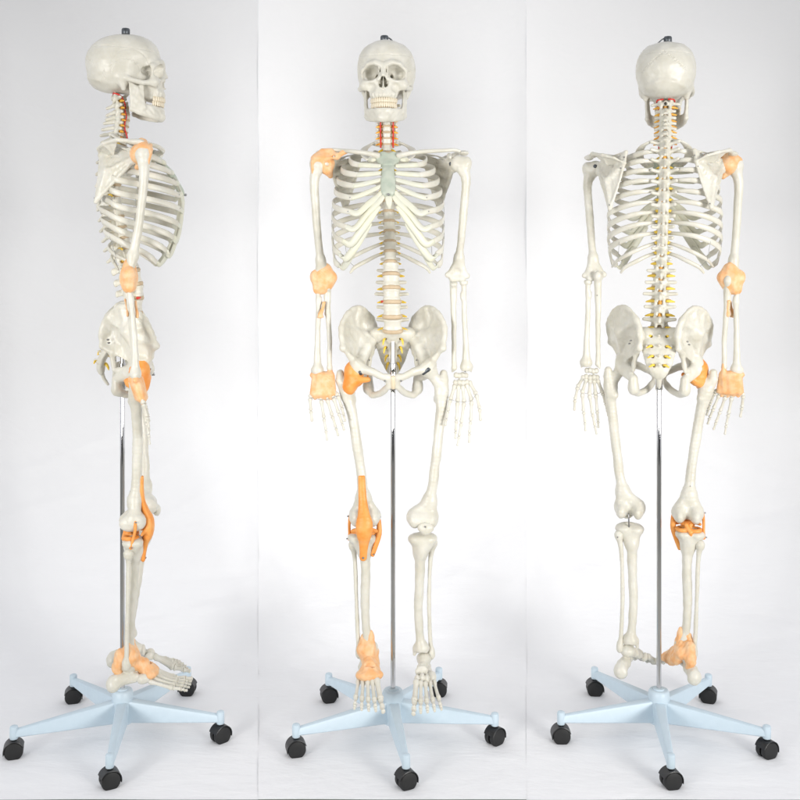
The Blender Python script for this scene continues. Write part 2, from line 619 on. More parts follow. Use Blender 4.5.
cr = add('cranium', to_head(build_cranium()), SKULLM)
add('upper_teeth', to_head(build_teeth(0.0315, 0.0305, -0.0615, -0.0415, -0.0530, 16, 0.0036)), TOOTH, cr)
ma = add('mandible', to_head(build_mandible()), SKULLM)
add('lower_teeth', to_head(build_teeth(0.0305, 0.0295, -0.0600, -0.0648, -0.0532, 16, 0.0034)), TOOTH, ma)
hk = add('skull_hook', join([lathe([(0.009, 0), (0.0105, 0.002), (0.0105, 0.013), (0.009, 0.016)], 18)]), DARKM)
hk.location = SKULL0 + (-0.004, 0.004, 0.1175)
hw_ = np.array([(0.006, 0.000, 0.012), (0.014, 0.002, 0.009), (0.022, 0.004, 0.002), (0.027, 0.006, -0.003)])
add('hook_pin', tube(hw_, 0.0018, n=6), DARKM, hk)

# ---- spine -----------------------------------------------------------------
CERV = [('C', py) for py in (104, 110.5, 117, 123, 129, 135, 141)]
VPY = [104, 110.5, 117, 123, 129, 135, 141, 147.5, 156, 165.5, 175, 185, 195.5, 206, 216, 226, 236.5, 246.5, 256.5, 268, 281, 294.5, 309, 324]
kY = [(100, -.006), (123, -.012), (141, -.006), (147, -.004), (162, .008), (180, .015), (200, .016), (220, .009), (245, -.006), (257, -.014), (268, -.025), (292, -.039), (324, -.034)]
kX = [(100, -6.5), (145, -6), (200, -4.5), (260, -2.5), (324, -0.5)]


def interp(tab, v):
    return float(np.interp(v, [t[0] for t in tab], [t[1] for t in tab]))


def spine(py):
    return L(interp(kX, py), py, interp(kY, py))


VB = [spine(p) for p in VPY]


def build_vertebra(kind, i, p):
    """local frame: origin at body centre, y back, z up"""
    rx, ry, hz = p['rx'], p['ry'], p['hz']
    tw, tz, tb = p['tw'], p['tz'], p['tb']
    sl, sd = p['sl'], p['sd']
    w = max(tw, rx) + 0.008
    g = Grid((-w, -ry - 0.006, -hz - 0.010 - max(0, sl * math.sin(sd))), (w, ry + 0.02 + sl + 0.006, hz + 0.014), 0.0013).sym()
    body = g.ecyl((0, 0, 0), rx, ry, hz, 0.003)
    body = body + 0.13 * rx * (1 - (g.Z / hz) ** 2).clip(0, 1)
    yc = ry + p['cr']
    ring = np.abs(np.hypot(g.X, g.Y - yc) - p['cr'] - 0.0022) - 0.0022
    ring = smax(ring - (0.0012 if kind == 'thoracic' else 0.0), np.abs(g.Z + (hz * .25) * (g.Y > yc)) - hz * (0.95 if kind == 'thoracic' else 0.72), 0.003)
    d = smin(body, ring, 0.004)
    px = p['cr'] + 0.002
    ty = yc + 0.002
    d = smin(d, g.chain([(px, ty, 0), (px + (tw - px) * 0.5, ty + tb * 0.5, tz * 0.5), (tw, ty + tb, tz)], [p['tr'] * 1.35, p['tr'] * 1.0, p['tr'] * (.85 if kind == 'lumbar' else 1.0)]), 0.006)
    d = smin(d, g.cap((px, yc + p['cr'] * 0.5, hz * 0.4), (px, yc + p['cr'] * 0.7, hz + 0.004), 0.0045, 0.0035), 0.004)
    d = smin(d, g.cap((px * 0.8, yc + p['cr'] * 0.8, -hz * 0.4), (px * 0.85, yc + p['cr'], -hz - 0.004), 0.0045, 0.0038), 0.004)
    s0 = np.array((0, yc + p['cr'] + 0.001, 0))
    s1 = s0 + sl * np.array((0, math.cos(sd), -math.sin(sd)))
    if kind == 'lumbar':
        sp = smin(g.tri(s0 + (0, 0, 0.005), s1 + (0, -.002, 0.0035), s0 + (0, 0, -0.008), 0.0028), g.tri(s1 + (0, -.002, 0.0035), s1 + (0, 0, -0.007), s0 + (0, 0, -0.008), 0.0028), 0.003)
        sp = smin(sp, g.ell(s1 + (0, 0, -.003), (.0045, .0048, .0070)), 0.004)
    else:
        sp = smin(g.cap(s0, s1, 0.0058 if kind == 'thoracic' else 0.0044, 0.0036), g.cap(s0 + (0, 0, 0.004), s1, 0.004, 0.003), 0.003)
        if kind == 'cervical' and i > 0:
            sp = smin(sp, g.cap(s1 + (0.002, -0.002, 0), s1 + (0.004, 0.001, -0.001), 0.0026), 0.003)
    d = smin(d, sp, 0.005)
    d = d + g.noise(150, 0.0004, 20 + i)
    return g.mesh(d)


for i, py in enumerate(VPY):
    c = VB[i]
    nxt = VB[i + 1] if i < 23 else L(0, 337, -0.016)
    prv = VB[i - 1] if i else c + (0, 0, 0.016)
    pitch = 0.5 * (prv[2] - nxt[2]) if i else (c[2] - nxt[2])
    if i < 7:
        kind = 'cervical'
        t = i / 6
        p = dict(rx=0.0105 + 0.002 * t, ry=0.0075, hz=pitch * 0.40, tw=0.022 + 0.004 * t, tz=-0.002, tb=-0.006, tr=0.0040, sl=0.020 + 0.014 * t, sd=0.30, cr=0.0085)
        if i == 0:
            p.update(rx=0.014, ry=0.005, tw=0.034, sl=0.004, hz=pitch * 0.36, cr=0.012)
    elif i < 19:
        kind = 'thoracic'
        t = (i - 7) / 11
        p = dict(rx=0.0125 + 0.005 * t, ry=0.0105 + 0.004 * t, hz=pitch * 0.40, tw=0.034 - 0.012 * t, tz=0.005 - 0.002 * t, tb=0.014 - 0.004 * t, tr=0.0048, sl=0.030 - 0.004 * t, sd=0.55 + 0.35 * math.sin(math.pi * min(1, t * 1.1)) - 0.25 * t, cr=0.0075)
    else:
        kind = 'lumbar'
        t = (i - 19) / 4
        p = dict(rx=0.0232 + 0.0036 * t, ry=0.0160, hz=pitch * 0.385, tw=(0.033, 0.037, 0.041, 0.037, 0.039)[i - 19], tz=0.002, tb=0.004, tr=0.0050, sl=0.019, sd=0.22, cr=0.0085)
    V, F = build_vertebra(kind, i, p)
    ax = (prv - nxt)
    ax = ax / np.linalg.norm(ax)
    tilt = math.atan2(ax[1], ax[2])       # lean of the spine in the side plane
    R = np.array(Matrix.Rotation(-tilt, 3, 'X'))
    pos = lambda v: np.asarray(v) @ R.T + c
    vo = add(kind + '_vertebra', (pos(V), F), BONE)
    if i >= 1:
        gap = pitch * 0.15
        md = 0.5 * (c + nxt)
        prof = [(0.90, -gap), (1.0, -gap * 0.6), (1.03, 0), (1.0, gap * 0.6), (0.90, gap)]
        Vd, Fd = lathe(prof, 20)
        Vd = np.array(Vd)
        Vd[:, 0] *= p['rx'] * 1.0
        Vd[:, 1] *= p['ry'] * 1.0
        add('disc', (Vd @ R.T + md, Fd), DISC, vo)
    # nerves leaving on both sides below this vertebra
    ny = p['ry'] + p['cr'] * 0.6
    ln = (0.017 if i < 7 else 0.010 if i < 19 else 0.012)
    for s in (-1, 1):
        x0 = p['rx'] * 0.55
        z0 = -pitch * 0.5
        x1 = p['rx'] + ln
        pts = [(s * x0, ny, z0), (s * (x0 + x1) * 0.5, ny - 0.004, z0 - 0.0005), (s * x1, ny - 0.008, z0 - 0.003)]
        add('spinal_nerve', tube(pos(pts), [0.0036, 0.0036, 0.0014] if i < 7 else [0.0036, 0.0040, 0.0016], n=7, sub=4), NERVEC if i < 7 else NERVE, vo)

cordp = [VB[i] + (0, [0.017, 0.017, 0.021][0 if i < 7 else 1 if i < 19 else 2] + (0.004 if i > 6 else 0), 0) for i in range(24)]
add('spinal_cord', tube(cordp, 0.0058, n=8, sub=2), CORD)
# herniated disc bulge and vertebral arteries
bul = 0.5 * (VB[21] + VB[22])
add('disc_bulge', tube([bul + (-0.019, -0.006, 0.001), bul + (-0.0255, 0.002, 0)], [(0.0040, 0.0036), (0.0040, 0.0036)], n=10, sub=2), ARTERY)
for s in (-1, 1):
    pts = [VB[i] + (s * 0.0165, 0.0045 - 0.002 * (i % 2), 0) for i in range(1, 8)]
    pts[-2] = VB[6] + (s * 0.0160, -0.004, 0)
    pts[-1] = VB[6] + (s * 0.0160, -0.007, -0.018)
    top = VB[0] + (s * 0.022, 0.012, 0.002)
    add('vertebral_artery', tube([VB[0] + (s * 0.006, 0.030, 0.009), VB[0] + (s * 0.020, 0.026, 0.008), top] + pts, 0.0021, n=6, sub=4), ARTERY)


# ---- sacrum ----------------------------------------------------------------
def build_sacrum():
    ctr = [L(0, 333, -0.010), L(0, 341, 0.014), L(0, 350, 0.036), L(0, 358, 0.050), L(0, 366, 0.055), L(0, 373, 0.050)]
    wid = [0.052, 0.050, 0.042, 0.034, 0.024, 0.011]
    th = [0.015, 0.013, 0.011, 0.009, 0.0075, 0.005]
    g = Grid(*bounds(np.array(ctr) + np.array([[0, 0, 0]]), 0.0), 0.0014)
    lo, hi = bounds(ctr, 0.03)
    lo[0], hi[0] = -0.062, 0.062
    g = Grid(lo, hi, 0.0014).sym()
    d = None
    for i in range(5):
        for j in range(3):
            t = j / 3
            c = ctr[i] * (1 - t) + ctr[i + 1] * t
            w_ = wid[i] * (1 - t) + wid[i + 1] * t
            h_ = th[i] * (1 - t) + th[i + 1] * t
            e = g.ell((0, c[1], c[2]), (w_, h_, 0.011))
            d = e if d is None else smin(d, e, 0.008)
    d = smin(d, g.ell((0, ctr[0][1] - 0.008, ctr[0][2] + 0.006), (0.0235, 0.015, 0.009)), 0.008)
    d = smin(d, g.ell((0.038, ctr[0][1] + 0.012, ctr[0][2] - 0.003), (0.019, 0.019, 0.018)), 0.01)
    for i in range(4):                              # foramina
        c = 0.5 * (ctr[i] + ctr[i + 1])
        x = (0.020, 0.018, 0.015, 0.012)[i]
        d = smax(d, -g.cap((x, c[1] - 0.03, c[2] - 0.01), (x, c[1] + 0.03, c[2] + 0.008), 0.0034), 0.003)
    for i in range(4):                              # median crest knobs
        c = 0.5 * (ctr[i] + ctr[i + 1])
        d = smin(d, g.cap((0, c[1], c[2]), (0, c[1] + th[i] + 0.006, c[2] + 0.006), 0.005, 0.003), 0.006)
        d = smin(d, g.cap((wid[i] * 0.62, c[1], c[2]), (wid[i] * 0.62, c[1] + th[i] + 0.001, c[2] + 0.003), 0.004, 0.003), 0.006)
    d = d + g.noise(110, 0.0007, 61)
    return g.mesh(d), ctr


sacm, sctr = build_sacrum()
sac = add('sacrum', sacm, BONE)
cc = [L(0, 373, 0.050), L(0, 378, 0.046), L(0, 382, 0.040), L(0, 385, 0.035)]
add('coccyx', tube(cc, [(0.0085, 0.005), (0.0065, 0.0045), (0.0055, 0.004), (0.003, 0.003)], up=(0, 1, 0), n=8, sub=4), BONE)
for i in range(4):
    c = 0.5 * (sctr[i] + sctr[i + 1])
    x = (0.020, 0.018, 0.015, 0.012)[i]
    for s in (-1, 1):
        add('sacral_nerve', tube([(s * x, c[1] - 0.004, c[2]), (s * (x + 0.004), c[1] - 0.014, c[2] - 0.008), (s * (x + 0.006), c[1] - 0.019, c[2] - 0.019)], [0.003, 0.003, 0.0013], n=7, sub=3), NERVE, sac)
        add('sacral_nerve', tube([(s * x, c[1] + 0.004, c[2] + 0.002), (s * (x + 0.003), c[1] + 0.0145, c[2] + 0.004), (s * (x + 0.013), c[1] + 0.017, c[2] - 0.001)], [0.003, 0.0032, 0.0016], n=7, sub=3), NERVE, sac)

# ---- sternum, ribs, cartilage ----------------------------------------------
CX = -5.0


def build_sternum():
    P = [L(CX, 154.5, -.078), L(CX, 160, -.086), L(CX, 166, -.103), L(CX, 173, -.119), L(CX, 181, -.132), L(CX, 189, -.143), L(CX, 196, -.151)]
    W = [0.026, 0.029, 0.016, 0.0155, 0.0175, 0.019, 0.012]
    lo, hi = bounds(P, 0.035)
    g = Grid(lo, hi, 0.0013)
    cx = P[0][0]
    g.X = np.abs(g.X - cx)
    d = None
    for i in range(6):
        for j in range(4):
            t = j / 4
            c = P[i] * (1 - t) + P[i + 1] * t
            w_ = W[i] * (1 - t) + W[i + 1] * t
            e = g.ell((0, c[1], c[2]), (w_, 0.0058, 0.009))
            d = e if d is None else smin(d, e, 0.006)
    d = smax(d, -g.ell((0, P[0][1] - 0.002, P[0][2] + 0.013), (0.011, 0.02, 0.008)), 0.005)
    for py, Y, x in ((166, -.103, .018), (172.5, -.118, .019), (179, -.129, .021), (185.5, -.138, .022), (191, -.145, .022)):
        c = L(CX, py + 3.3, Y)
        d = smax(d, -g.ell((x + 0.004, c[1], c[2]), (0.006, 0.02, 0.005)), 0.005)
    d = d + 0.001 * np.exp(-((g.Z - L(CX, 165.5, -.1)[2]) / 0.0015) ** 2)
    d = d + g.noise(120, 0.0006, 71)
    V, F = g.mesh(d)
    # grid X was folded: mirror faces already symmetric because the field is even
    return V, F


add('sternum', build_sternum(), STERN)
add('xiphoid', tube([L(CX + 0.3, 196, -.149), L(CX + 0.6, 203, -.152), L(CX + 1, 209, -.150)], [(0.010, 0.004), (0.008, 0.003), (0.003, 0.002)], up=(0, 1, 0), n=10, sub=4), CART)
screw(L(CX, 194.5, -.1585), (0, -1, 0), 0.0032)

#      W(px) endoff endpy endY   sternum attach (off,py,Y) 
RIBS = [(23, 19, 160, -.070, (9.5, 158.5, -.082)),
        (38, 29, 165, -.095, (7.5, 166, -.103)),
        (46, 31, 175, -.116, (7.0, 173, -.118)),
        (50, 34, 186, -.130, (7.0, 179.5, -.129)),
        (52.5, 36, 198, -.137, (7.0, 186, -.138)),
        (54.5, 38, 212, -.139, (6.5, 191.5, -.145)),
        (55, 42, 227, -.133, (5.0, 196, -.150)),
        (55, 46, 241, -.122, None), (55, 48.5, 254, -.104, None), (54, 49, 266, -.080, None),
        (52, 50, 267, -.030, None), (43, 40, 273, 0.010, None)]
rib_pts = {}
rib_objs = {}
for k, (W, eo, ep, eY, st) in enumerate(RIBS):
    vi = 7 + k
    zs = VPY[vi] - 3.0
    sy = interp(kY, zs)
    for s in (-1, 1):
        c = CX if k < 10 else interp(kX, zs)
        cs = interp(kX, zs)
        drop = ep - zs

        def P(frac, offpx, Y):
            return L(c + s * offpx, zs + drop * frac, Y)
        if k == 0:
            pts = [L(cs + s * 5.5, zs, sy + .010), L(cs + s * 12, zs - 1.5, sy + .026), P(0.12, 20, sy + .018), P(0.40, 24.5, sy - .012), P(0.75, 23, -.048), P(1, eo, eY)]
            rr = [(.0042, .0042), (.0062, .0040), (.0095, .0034), (.0105, .0032), (.0105, .0032), (.0095, .0036)]
            upv = (0, 0, 1)
        elif k < 10:
            yb = sy + (.034 if k < 7 else .042) - (0.008 if k < 2 else 0)
            pts = [L(cs + s * 5.5, zs, sy + .008), L(cs + s * 13.5, zs + .8, sy + .026), P(0.10, W * .50, yb), P(0.26, W * .80, yb - .017),
                   P(0.46, W * .99, sy - .006), P(0.68, W * 1.0, sy + (eY - sy) * .56), P(0.87, W * .55 + eo * .45 + 1.5, sy + (eY - sy) * .86), P(1, eo, eY)]
            rr = [(.0038, .0045), (.0038, .0052), (.0036, .0068), (.0033, .0076), (.0030, .0078), (.0029, .0078), (.0029, .0078), (.0033, .0072)]
            upv = (0, 0.15, 1)
        else:
            yb = sy + .040
            pts = [L(cs + s * 6.0, zs, sy + .012), L(cs + s * 13, zs + 2, sy + .026), P(0.38, W * .55, yb - .002), P(0.70, W * .82, yb * .7 + eY * .3 - .004), P(1, eo, eY)]
            rr = [(.0038, .0042), (.0040, .0048), (.0038, .0056), (.0034, .0052), (.0022, .0030)]
            upv = (0, 0.15, 1)
        rib_pts[k, s] = np.array(pts)
        rb = add('rib', tube(pts, rr, up=upv, n=10, sub=7), BONE)
        rib_objs[k, s] = rb
        e = np.array(pts[-1])
        e0 = np.array(pts[-2])
        # costal cartilage
        if st:
            a = L(CX + s * st[0], st[1], st[2])
            if k < 5:
                m1 = e + (e - e0) * 0.10
                m2 = L(CX + s * (eo * .5 + st[0] * .5), (ep * .55 + st[1] * .45), eY * .4 + st[2] * .6 - .004)
                cp = [e - (e - e0) * .06, m1 * .5 + m2 * .5 + (0, -.003, 0), m2, a]
            else:
                dd = 2.5 if k == 5 else 3.5
                cp = [e - (e - e0) * .06, L(CX + s * (eo * .80), ep + dd * .4, eY - .007), L(CX + s * (eo * .52), (ep * .55 + st[1] * .45) + 1, eY * .5 + st[2] * .5 - .004), L(CX + s * (st[0] + 5), st[1] + 6, st[2]), a]
            cr_ = [(.0035, .0073)] + [(.0036, .0066 if k < 5 else .0086)] * (len(cp) - 2) + [(.0034, .0056)]
        elif k == 7:
            cp = [e, L(CX + s * 38, 244, -.131), L(CX + s * 29, 233, -.140), L(CX + s * 17, 217, -.147), L(CX + s * 9, 206, -.150)]
            cr_ = [(.0036, .0070), (.0038, .0095), (.0036, .0100), (.0034, .0085), (.003, .006)]
        elif k == 8:
            cp = [e, L(CX + s * 43.5, 259, -.113), L(CX + s * 36, 251, -.124), L(CX + s * 26, 236, -.136), L(CX + s * 18, 223, -.143)]
            cr_ = [(.0036, .0066), (.0038, .0088), (.0036, .0098), (.0034, .0092), (.003, .006)]
        elif k == 9:
            cp = [e, L(CX + s * 45, 268, -.090), L(CX + s * 39, 259, -.108), L(CX + s * 31, 246, -.124)]
            cr_ = [(.0034, .0054), (.0036, .0068), (.0034, .0080), (.003, .0058)]
        else:
            continue
        add('costal_cartilage', tube(cp, cr_, up=(0, 0.3, 1) if k < 7 else (s * .6, .2, .6), n=10, sub=6), CART, rb)

for k, s in ((4, 1), (5, -1), (5, 1), (4, -1)):
    q = rib_pts[k, s]
    screw(q[-1] * .8 + q[-2] * .2 + (0, -.003, 0), (s * .4, -1, 0), 0.0016)
for s in (-1, 1):
    th = [rib_pts[k, s][4] * .5 + rib_pts[k, s][5] * .5 + (s * .004, 0, 0) for k in range(5, 10)] + [rib_pts[10, s][-1]]
    add('thread', tube(th, 0.0006, n=5, sub=1), THREADM)
    th2 = [rib_pts[k, s][3] + (0, 0.004, 0) for k in (9, 10)] + [rib_pts[11, s][-2] + (0, .003, 0)]
    add('thread', tube(th2, 0.0006, n=5, sub=1), THREADM)


# ---- shoulder girdle ---------------------------------------------------------
def build_scapula():
    G_ = L(61, 165, -.034)
    S_ = L(31.5, 154.5, .040)
    M_ = L(32.5, 166, .052)
    I_ = L(46, 210, .062)
    A_ = L(71, 153, -.040)
    B_ = L(54, 157, .044)
    K_ = L(50, 182, .038)
    Cq = L(56, 159, -.030)
    C2 = L(57, 157, -.060)
    lo, hi = bounds([G_, S_, M_, I_, A_, B_, C2], 0.022)
    g = Grid(lo, hi, 0.00145)
    d = g.tri(S_, G_, K_, 0.0017)
    for a_, b_ in ((S_, M_), (M_, I_), (G_, I_)):
        d = smin(d, g.tri(a_, b_, K_, 0.0017), 0.014)
    d = d + .0004
    d = smin(d, g.chain([S_, M_, M_ * .5 + I_ * .5 + (-.003, .001, 0), I_], [.003, .0028, .0026, .0042]), 0.004)
    d = smin(d, g.chain([G_ + (-.004, .006, -.012), G_ * .5 + I_ * .5 + (.001, .0, 0), I_], [.006, .0042, .0042]), 0.006)
    d = smin(d, g.chain([S_, L(44, 156, .020), L(54, 160, -.014)], [.003, .0022, .003]), 0.004)
    d = smin(d, g.ell(G_, (.0095, .013, .019)), 0.010)
    d = smax(d, -g.ell(G_ + (.014, -.004, 0), (.010, .016, .018)), 0.004)
    # spine of the scapula and acromion
    d = smin(d, g.chain([M_ + (0, .003, 0), L(43, 161, .058), B_, L(65, 153, .012), A_], [.002, .0034, .0042, .0052, .0056]), 0.006)
    d = smin(d, g.tri(M_, B_, L(50, 165, .022), 0.0018), 0.005)
    d = smin(d, g.tri(B_, L(50, 165, .022), L(62, 154.5, .014), 0.0022), 0.005)
    d = smin(d, g.ell(A_ + (.0, .004, 0), (.012, .020, .0055)), 0.008)
    d = smin(d, g.chain([Cq + (0, .01, 0), L(56, 155, -.044), C2], [.007, .0055, .0048]), 0.008)
    d = d + g.noise(100, 0.0006, 81)
    return g.mesh(d)


scm = build_scapula()
scm_r = mirror(scm, -0.8 * S)
add('scapula', scm, BONE)
add('scapula', scm_r, BONE)
for VF_s in (1, -1):
    cx = 0 if VF_s == 1 else -1.6
    pts = [L(CX + VF_s * 10, 156, -.084), L(CX + VF_s * 20, 153.5, -.098), L(CX + VF_s * 36, 151.5, -.085), L(VF_s * 50 + cx, 150.5, -.056), L(VF_s * 61 + cx, 150, -.044), L(VF_s * 67 + cx, 151.3, -.044)]
    add('clavicle', tube(pts, [(.0095, .0085), (.0065, .0062), (.0058, .0055), (.0060, .0050), (.0080, .0048), (.0065, .0045)], n=12, sub=6), BONE)
for s in (-1, 1):
    for q in (L(36, 171, .055), L(46.5, 207, .065), L(33, 160, .050)):
        screw(np.array((q[0] * s, q[1], q[2])), (0, 1, 0), 0.0020)


# ---- arm bones ----------------------------------------------------------------
def build_humerus(s, head, tub, sh, elb, epi_m, epi_l):
    lo, hi = bounds([head, tub, elb, epi_m, epi_l] + sh, 0.030)
    g = Grid(lo, hi, 0.0015)
    d = g.ell(head, (.0205, .0205, .0205))
    d = smin(d, g.ell(tub, (.0125, .017, .016)), 0.010)
    d = smin(d, g.cap(head + (s * .006, -.014, -.004), head + (s * .008, -.012, -.022), .006, .004), 0.008)
    d = smin(d, g.chain([head * .35 + tub * .65 + (0, 0, -.010)] + sh, [.0160] + [.0118, .0104, .0100, .0102][:len(sh)], 0, 3), 0.012)
    d = smin(d, g.chain([sh[-1], elb * .4 + epi_m * .6, epi_m], [.0090, .0070, .0062]), 0.012)
    d = smin(d, g.chain([sh[-1], elb * .4 + epi_l * .6, epi_l], [.0090, .0070, .0055]), 0.012)
    d = smin(d, g.tri(sh[-1], epi_m, epi_l, .0035), 0.010)
    a = elb * .75 + epi_m * .25 + (0, 0, -.008)
    b = elb * .55 + epi_l * .45 + (0, 0, -.008)
    d = smin(d, g.cap(a + (-s * .006, 0, 0), a + (s * .004, 0, 0), .0100, .0088), 0.005)
    d = smin(d, g.ell(b, (.0105, .0115, .0105)), 0.005)
    d = smax(d, -g.ell(elb + (0, .012, .010), (.010, .008, .010)), 0.005)
    d = smax(d, -g.ell(elb + (0, -.013, .010), (.009, .007, .008)), 0.005)
    d = d + g.noise(80, 0.0006, 90 + s)
    return g.mesh(d)


LH = dict(head=L(64.5, 163.5, -.046), tub=L(73.5, 163, -.050), sh=[L(73, 182, -.050), L(71, 207, -.045), L(68.5, 236, -.036), L(66, 258, -.024)], elb=L(64, 275.5, -.016), epi_m=L(54.5, 275, -.014), epi_l=L(74.5, 276, -.016))
RH = dict(head=L(-70, 163.5, -.046), tub=L(-78.5, 163, -.050), sh=[L(-79, 182, -.050), L(-77.5, 207, -.045), L(-75, 236, -.036), L(-72.5, 260, -.024)], elb=L(-69.5, 279, -.016), epi_m=L(-59.5, 278.5, -.014), epi_l=L(-79, 279.5, -.016))
add('humerus', build_humerus(1, **LH), BONE)
add('humerus', build_humerus(-1, **RH), BONE)
add('joint_bolt', tube([L(57, 163.5, -.050), L(61.5, 164.5, -.050)], .0062, n=12, sub=1), DARKM)
add('joint_bolt', tube([L(63.5, 163.0, -.0265), L(64, 163, -.022)], .0050, up=(1, 0, 0), n=12, sub=1), DARKM)


def build_ulna(s, top, mid1, mid2, bot):
    lo, hi = bounds([top, mid1, mid2, bot], 0.026)
    g = Grid(lo, hi, 0.00145)
    d = g.chain([top + (0, .004, .006), top + (0, .002, -.012), mid1, mid2, bot], [.0098, .0100, .0078, .0062, .0064], 0, 4)
    d = smin(d, g.ell(top + (0, .013, .010), (.0095, .0085, .013)), 0.008)
    d = smin(d, g.ell(top + (0, -.010, -.012), (.0085, .0065, .0055)), 0.008)
    d = smin(d, g.cap(bot, bot + (-s * .004, .004, -.009), .0066, .003), 0.005)
    d = smax(d, -g.cap(top + (-.02, -.006, .004), top + (.02, -.006, .004), .0080), 0.004)
    d = d + g.noise(90, 0.0005, 101)
    return g.mesh(d)


def build_radius(s, top, mid1, mid2, bot):
    lo, hi = bounds([top, mid1, mid2, bot], 0.026)
    g = Grid(lo, hi, 0.00145)
    d = g.chain([top + (0, 0, -.004), top + (0, 0, -.020), mid1, mid2, bot], [.0070, .0062, .0066, .0072, .0105], 0, 4)
    d = smin(d, g.ecyl(top, .0105, .0105, .0052, .003), 0.004)
    d = smin(d, g.cap(top + (-s * .004, -.002, -.030), top + (-s * .004, -.002, -.038), .006), 0.008)
    d = smin(d, g.ell(bot + (0, 0, 0), (.0155, .0110, .0120)), 0.012)
    d = smin(d, g.cap(bot + (s * .010, 0, 0), bot + (s * .012, 0, -.012), .0055, .003), 0.005)
    d = smax(d, -g.ell(bot + (-s * .001, 0, -.017), (.012, .009, .008)), 0.004)
    d = d + g.noise(90, 0.0005, 102)
    return g.mesh(d)


add('ulna', build_ulna(1, L(60.5, 280, -.012), L(60.5, 306, -.016), L(61, 340, -.024), L(61, 368, -.028)), BONE)
add('radius', build_radius(1, L(71, 282.6, -.017), L(71, 308, -.022), L(72.5, 338, -.028), L(73.2, 367, -.030)), BONE)
add('ulna', build_ulna(-1, L(-65.8, 284, -.012), L(-65.3, 308, -.016), L(-63.5, 340, -.024), L(-63.5, 368, -.028)), BONE)
add('radius', build_radius(-1, L(-75, 287, -.017), L(-74.5, 310, -.022), L(-75.5, 340, -.028), L(-75.5, 370, -.030)), BONE)
screw(L(60, 292, -.006), (0, 1, 0), .0016)
screw(L(61, 296, -.006), (0, 1, 0), .0016)
screw(L(72, 371.5, -.040), (0, -1, 0), .0018)


def digit_bone(name, a, b, r0, rm, r1, parent, o):
    a, b = np.asarray(a) - o, np.asarray(b) - o
    P = [a + (b - a) * t for t in (0.0, 0.10, 0.28, 0.55, 0.80, 0.92, 1.0)]
    R = [r0 * .75, r0, rm * 1.05, rm, rm * 1.1, r1, r1 * .75]
    return add(name, tube(P, [(r, r * .9) for r in R], up=(0, 1, 0.1), n=8, sub=3), BONE, parent)


def build_hand(s, wrist, fingers, seed):
    o = np.asarray(wrist)
    bases = [f[0] for f in fingers]
    lo, hi = bounds([o] + bases, 0.016)
    g = Grid(lo - o, hi - o, 0.0012)
    rnd = random.Random(seed)
    d = None
    u = (fingers[1][0] - fingers[4][0]) if True else None
    b4, b1 = fingers[4][0] - o, fingers[1][0] - o
    zb = 0.5 * (b4[2] + b1[2])
    for row, n in ((0.20, 4), (0.66, 4)):
        for i in range(n):
            t = (i + 0.5) / n
            wd = .033 if row < .5 else .040
            p = np.array((b4[0] * .5 + b1[0] * .5 * row * 1.4 - b4[0] * .5 * (1 - row * 1.4) + s * (t - .5) * wd, -.002 - .004 * row, zb * row))
            p[0] = (b4[0] + b1[0]) * .5 * row + s * (t - .5) * wd
            r = rnd.uniform(.0066, .0080)
            e = g.ell(p + (0, rnd.uniform(-.002, .002), rnd.uniform(-.001, .001)), (r * .90, r * 1.2, r * rnd.uniform(.95, 1.1)))
            d = e if d is None else smin(d, e, 0.0020)
    d = d + g.noise(220, 0.0005, seed)
    V, F = g.mesh(d)
    h = add('hand', (V, F), BONE)
    h.location = o
    for i, f in enumerate(fingers):
        digit_bone('metacarpal', f[0] + (0, 0, .008), f[1], .0066, .0043, .0066, h, o)
        for j in range(1, len(f) - 1):
            q = .0060 - .0008 * (j - 1)
            dirv = (f[j + 1] - f[j]) / np.linalg.norm(f[j + 1] - f[j])
            digit_bone('phalanx', f[j] + dirv * .002, f[j + 1] - dirv * .0005, q, q * .60, q * (.86 if j < len(f) - 2 else .75), h, o)
        tp = f[-1] - o
    mc = [f[1] - o + (0, -.005, 0) for f in fingers]
    add('thread', tube(mc, .0005, n=5, sub=1), THREADM, h)
    return h


def fing(lst):
    Ys = (-.034, -.048, -.056, -.061, -.064)
    return [L(a, b, Ys[i]) for i, (a, b) in enumerate(lst)]


LF = [fing(x) for x in ([(76, 384.5), (83, 394), (86.5, 408.5), (87.5, 421)],
                        [(73.3, 387), (78.5, 400.5), (77.5, 421), (76.3, 433), (76, 443)],
                        [(69.5, 388.5), (71, 402), (68.2, 423), (66, 436), (64.3, 446)],
                        [(65.5, 388.5), (64.5, 401.5), (63.3, 420), (62.6, 431), (62.3, 439)],
                        [(62, 388), (57.3, 399.5), (54.7, 411), (53.2, 418.5), (52, 426)])]
RF = [fing(x) for x in ([(-77.5, 386), (-83, 397.5), (-82.3, 410.5), (-81, 421.5)],
                        [(-74, 387), (-72, 399.5), (-69.2, 418), (-67.3, 430), (-66, 440.5)],
                        [(-70.7, 388), (-66, 399), (-61, 415.5), (-57.3, 427.5), (-54.8, 436)],
                        [(-67.5, 388), (-59.8, 397.5), (-54.5, 413), (-51, 423), (-49, 430.5)],
                        [(-64.6, 387), (-55.3, 395.5), (-51.5, 407), (-49.5, 415), (-48, 421.5)])]
hand_l = build_hand(1, L(68.0, 372.3, -.031), LF, 5)
hand_r = build_hand(-1, L(-70.5, 376, -.031), RF, 6)


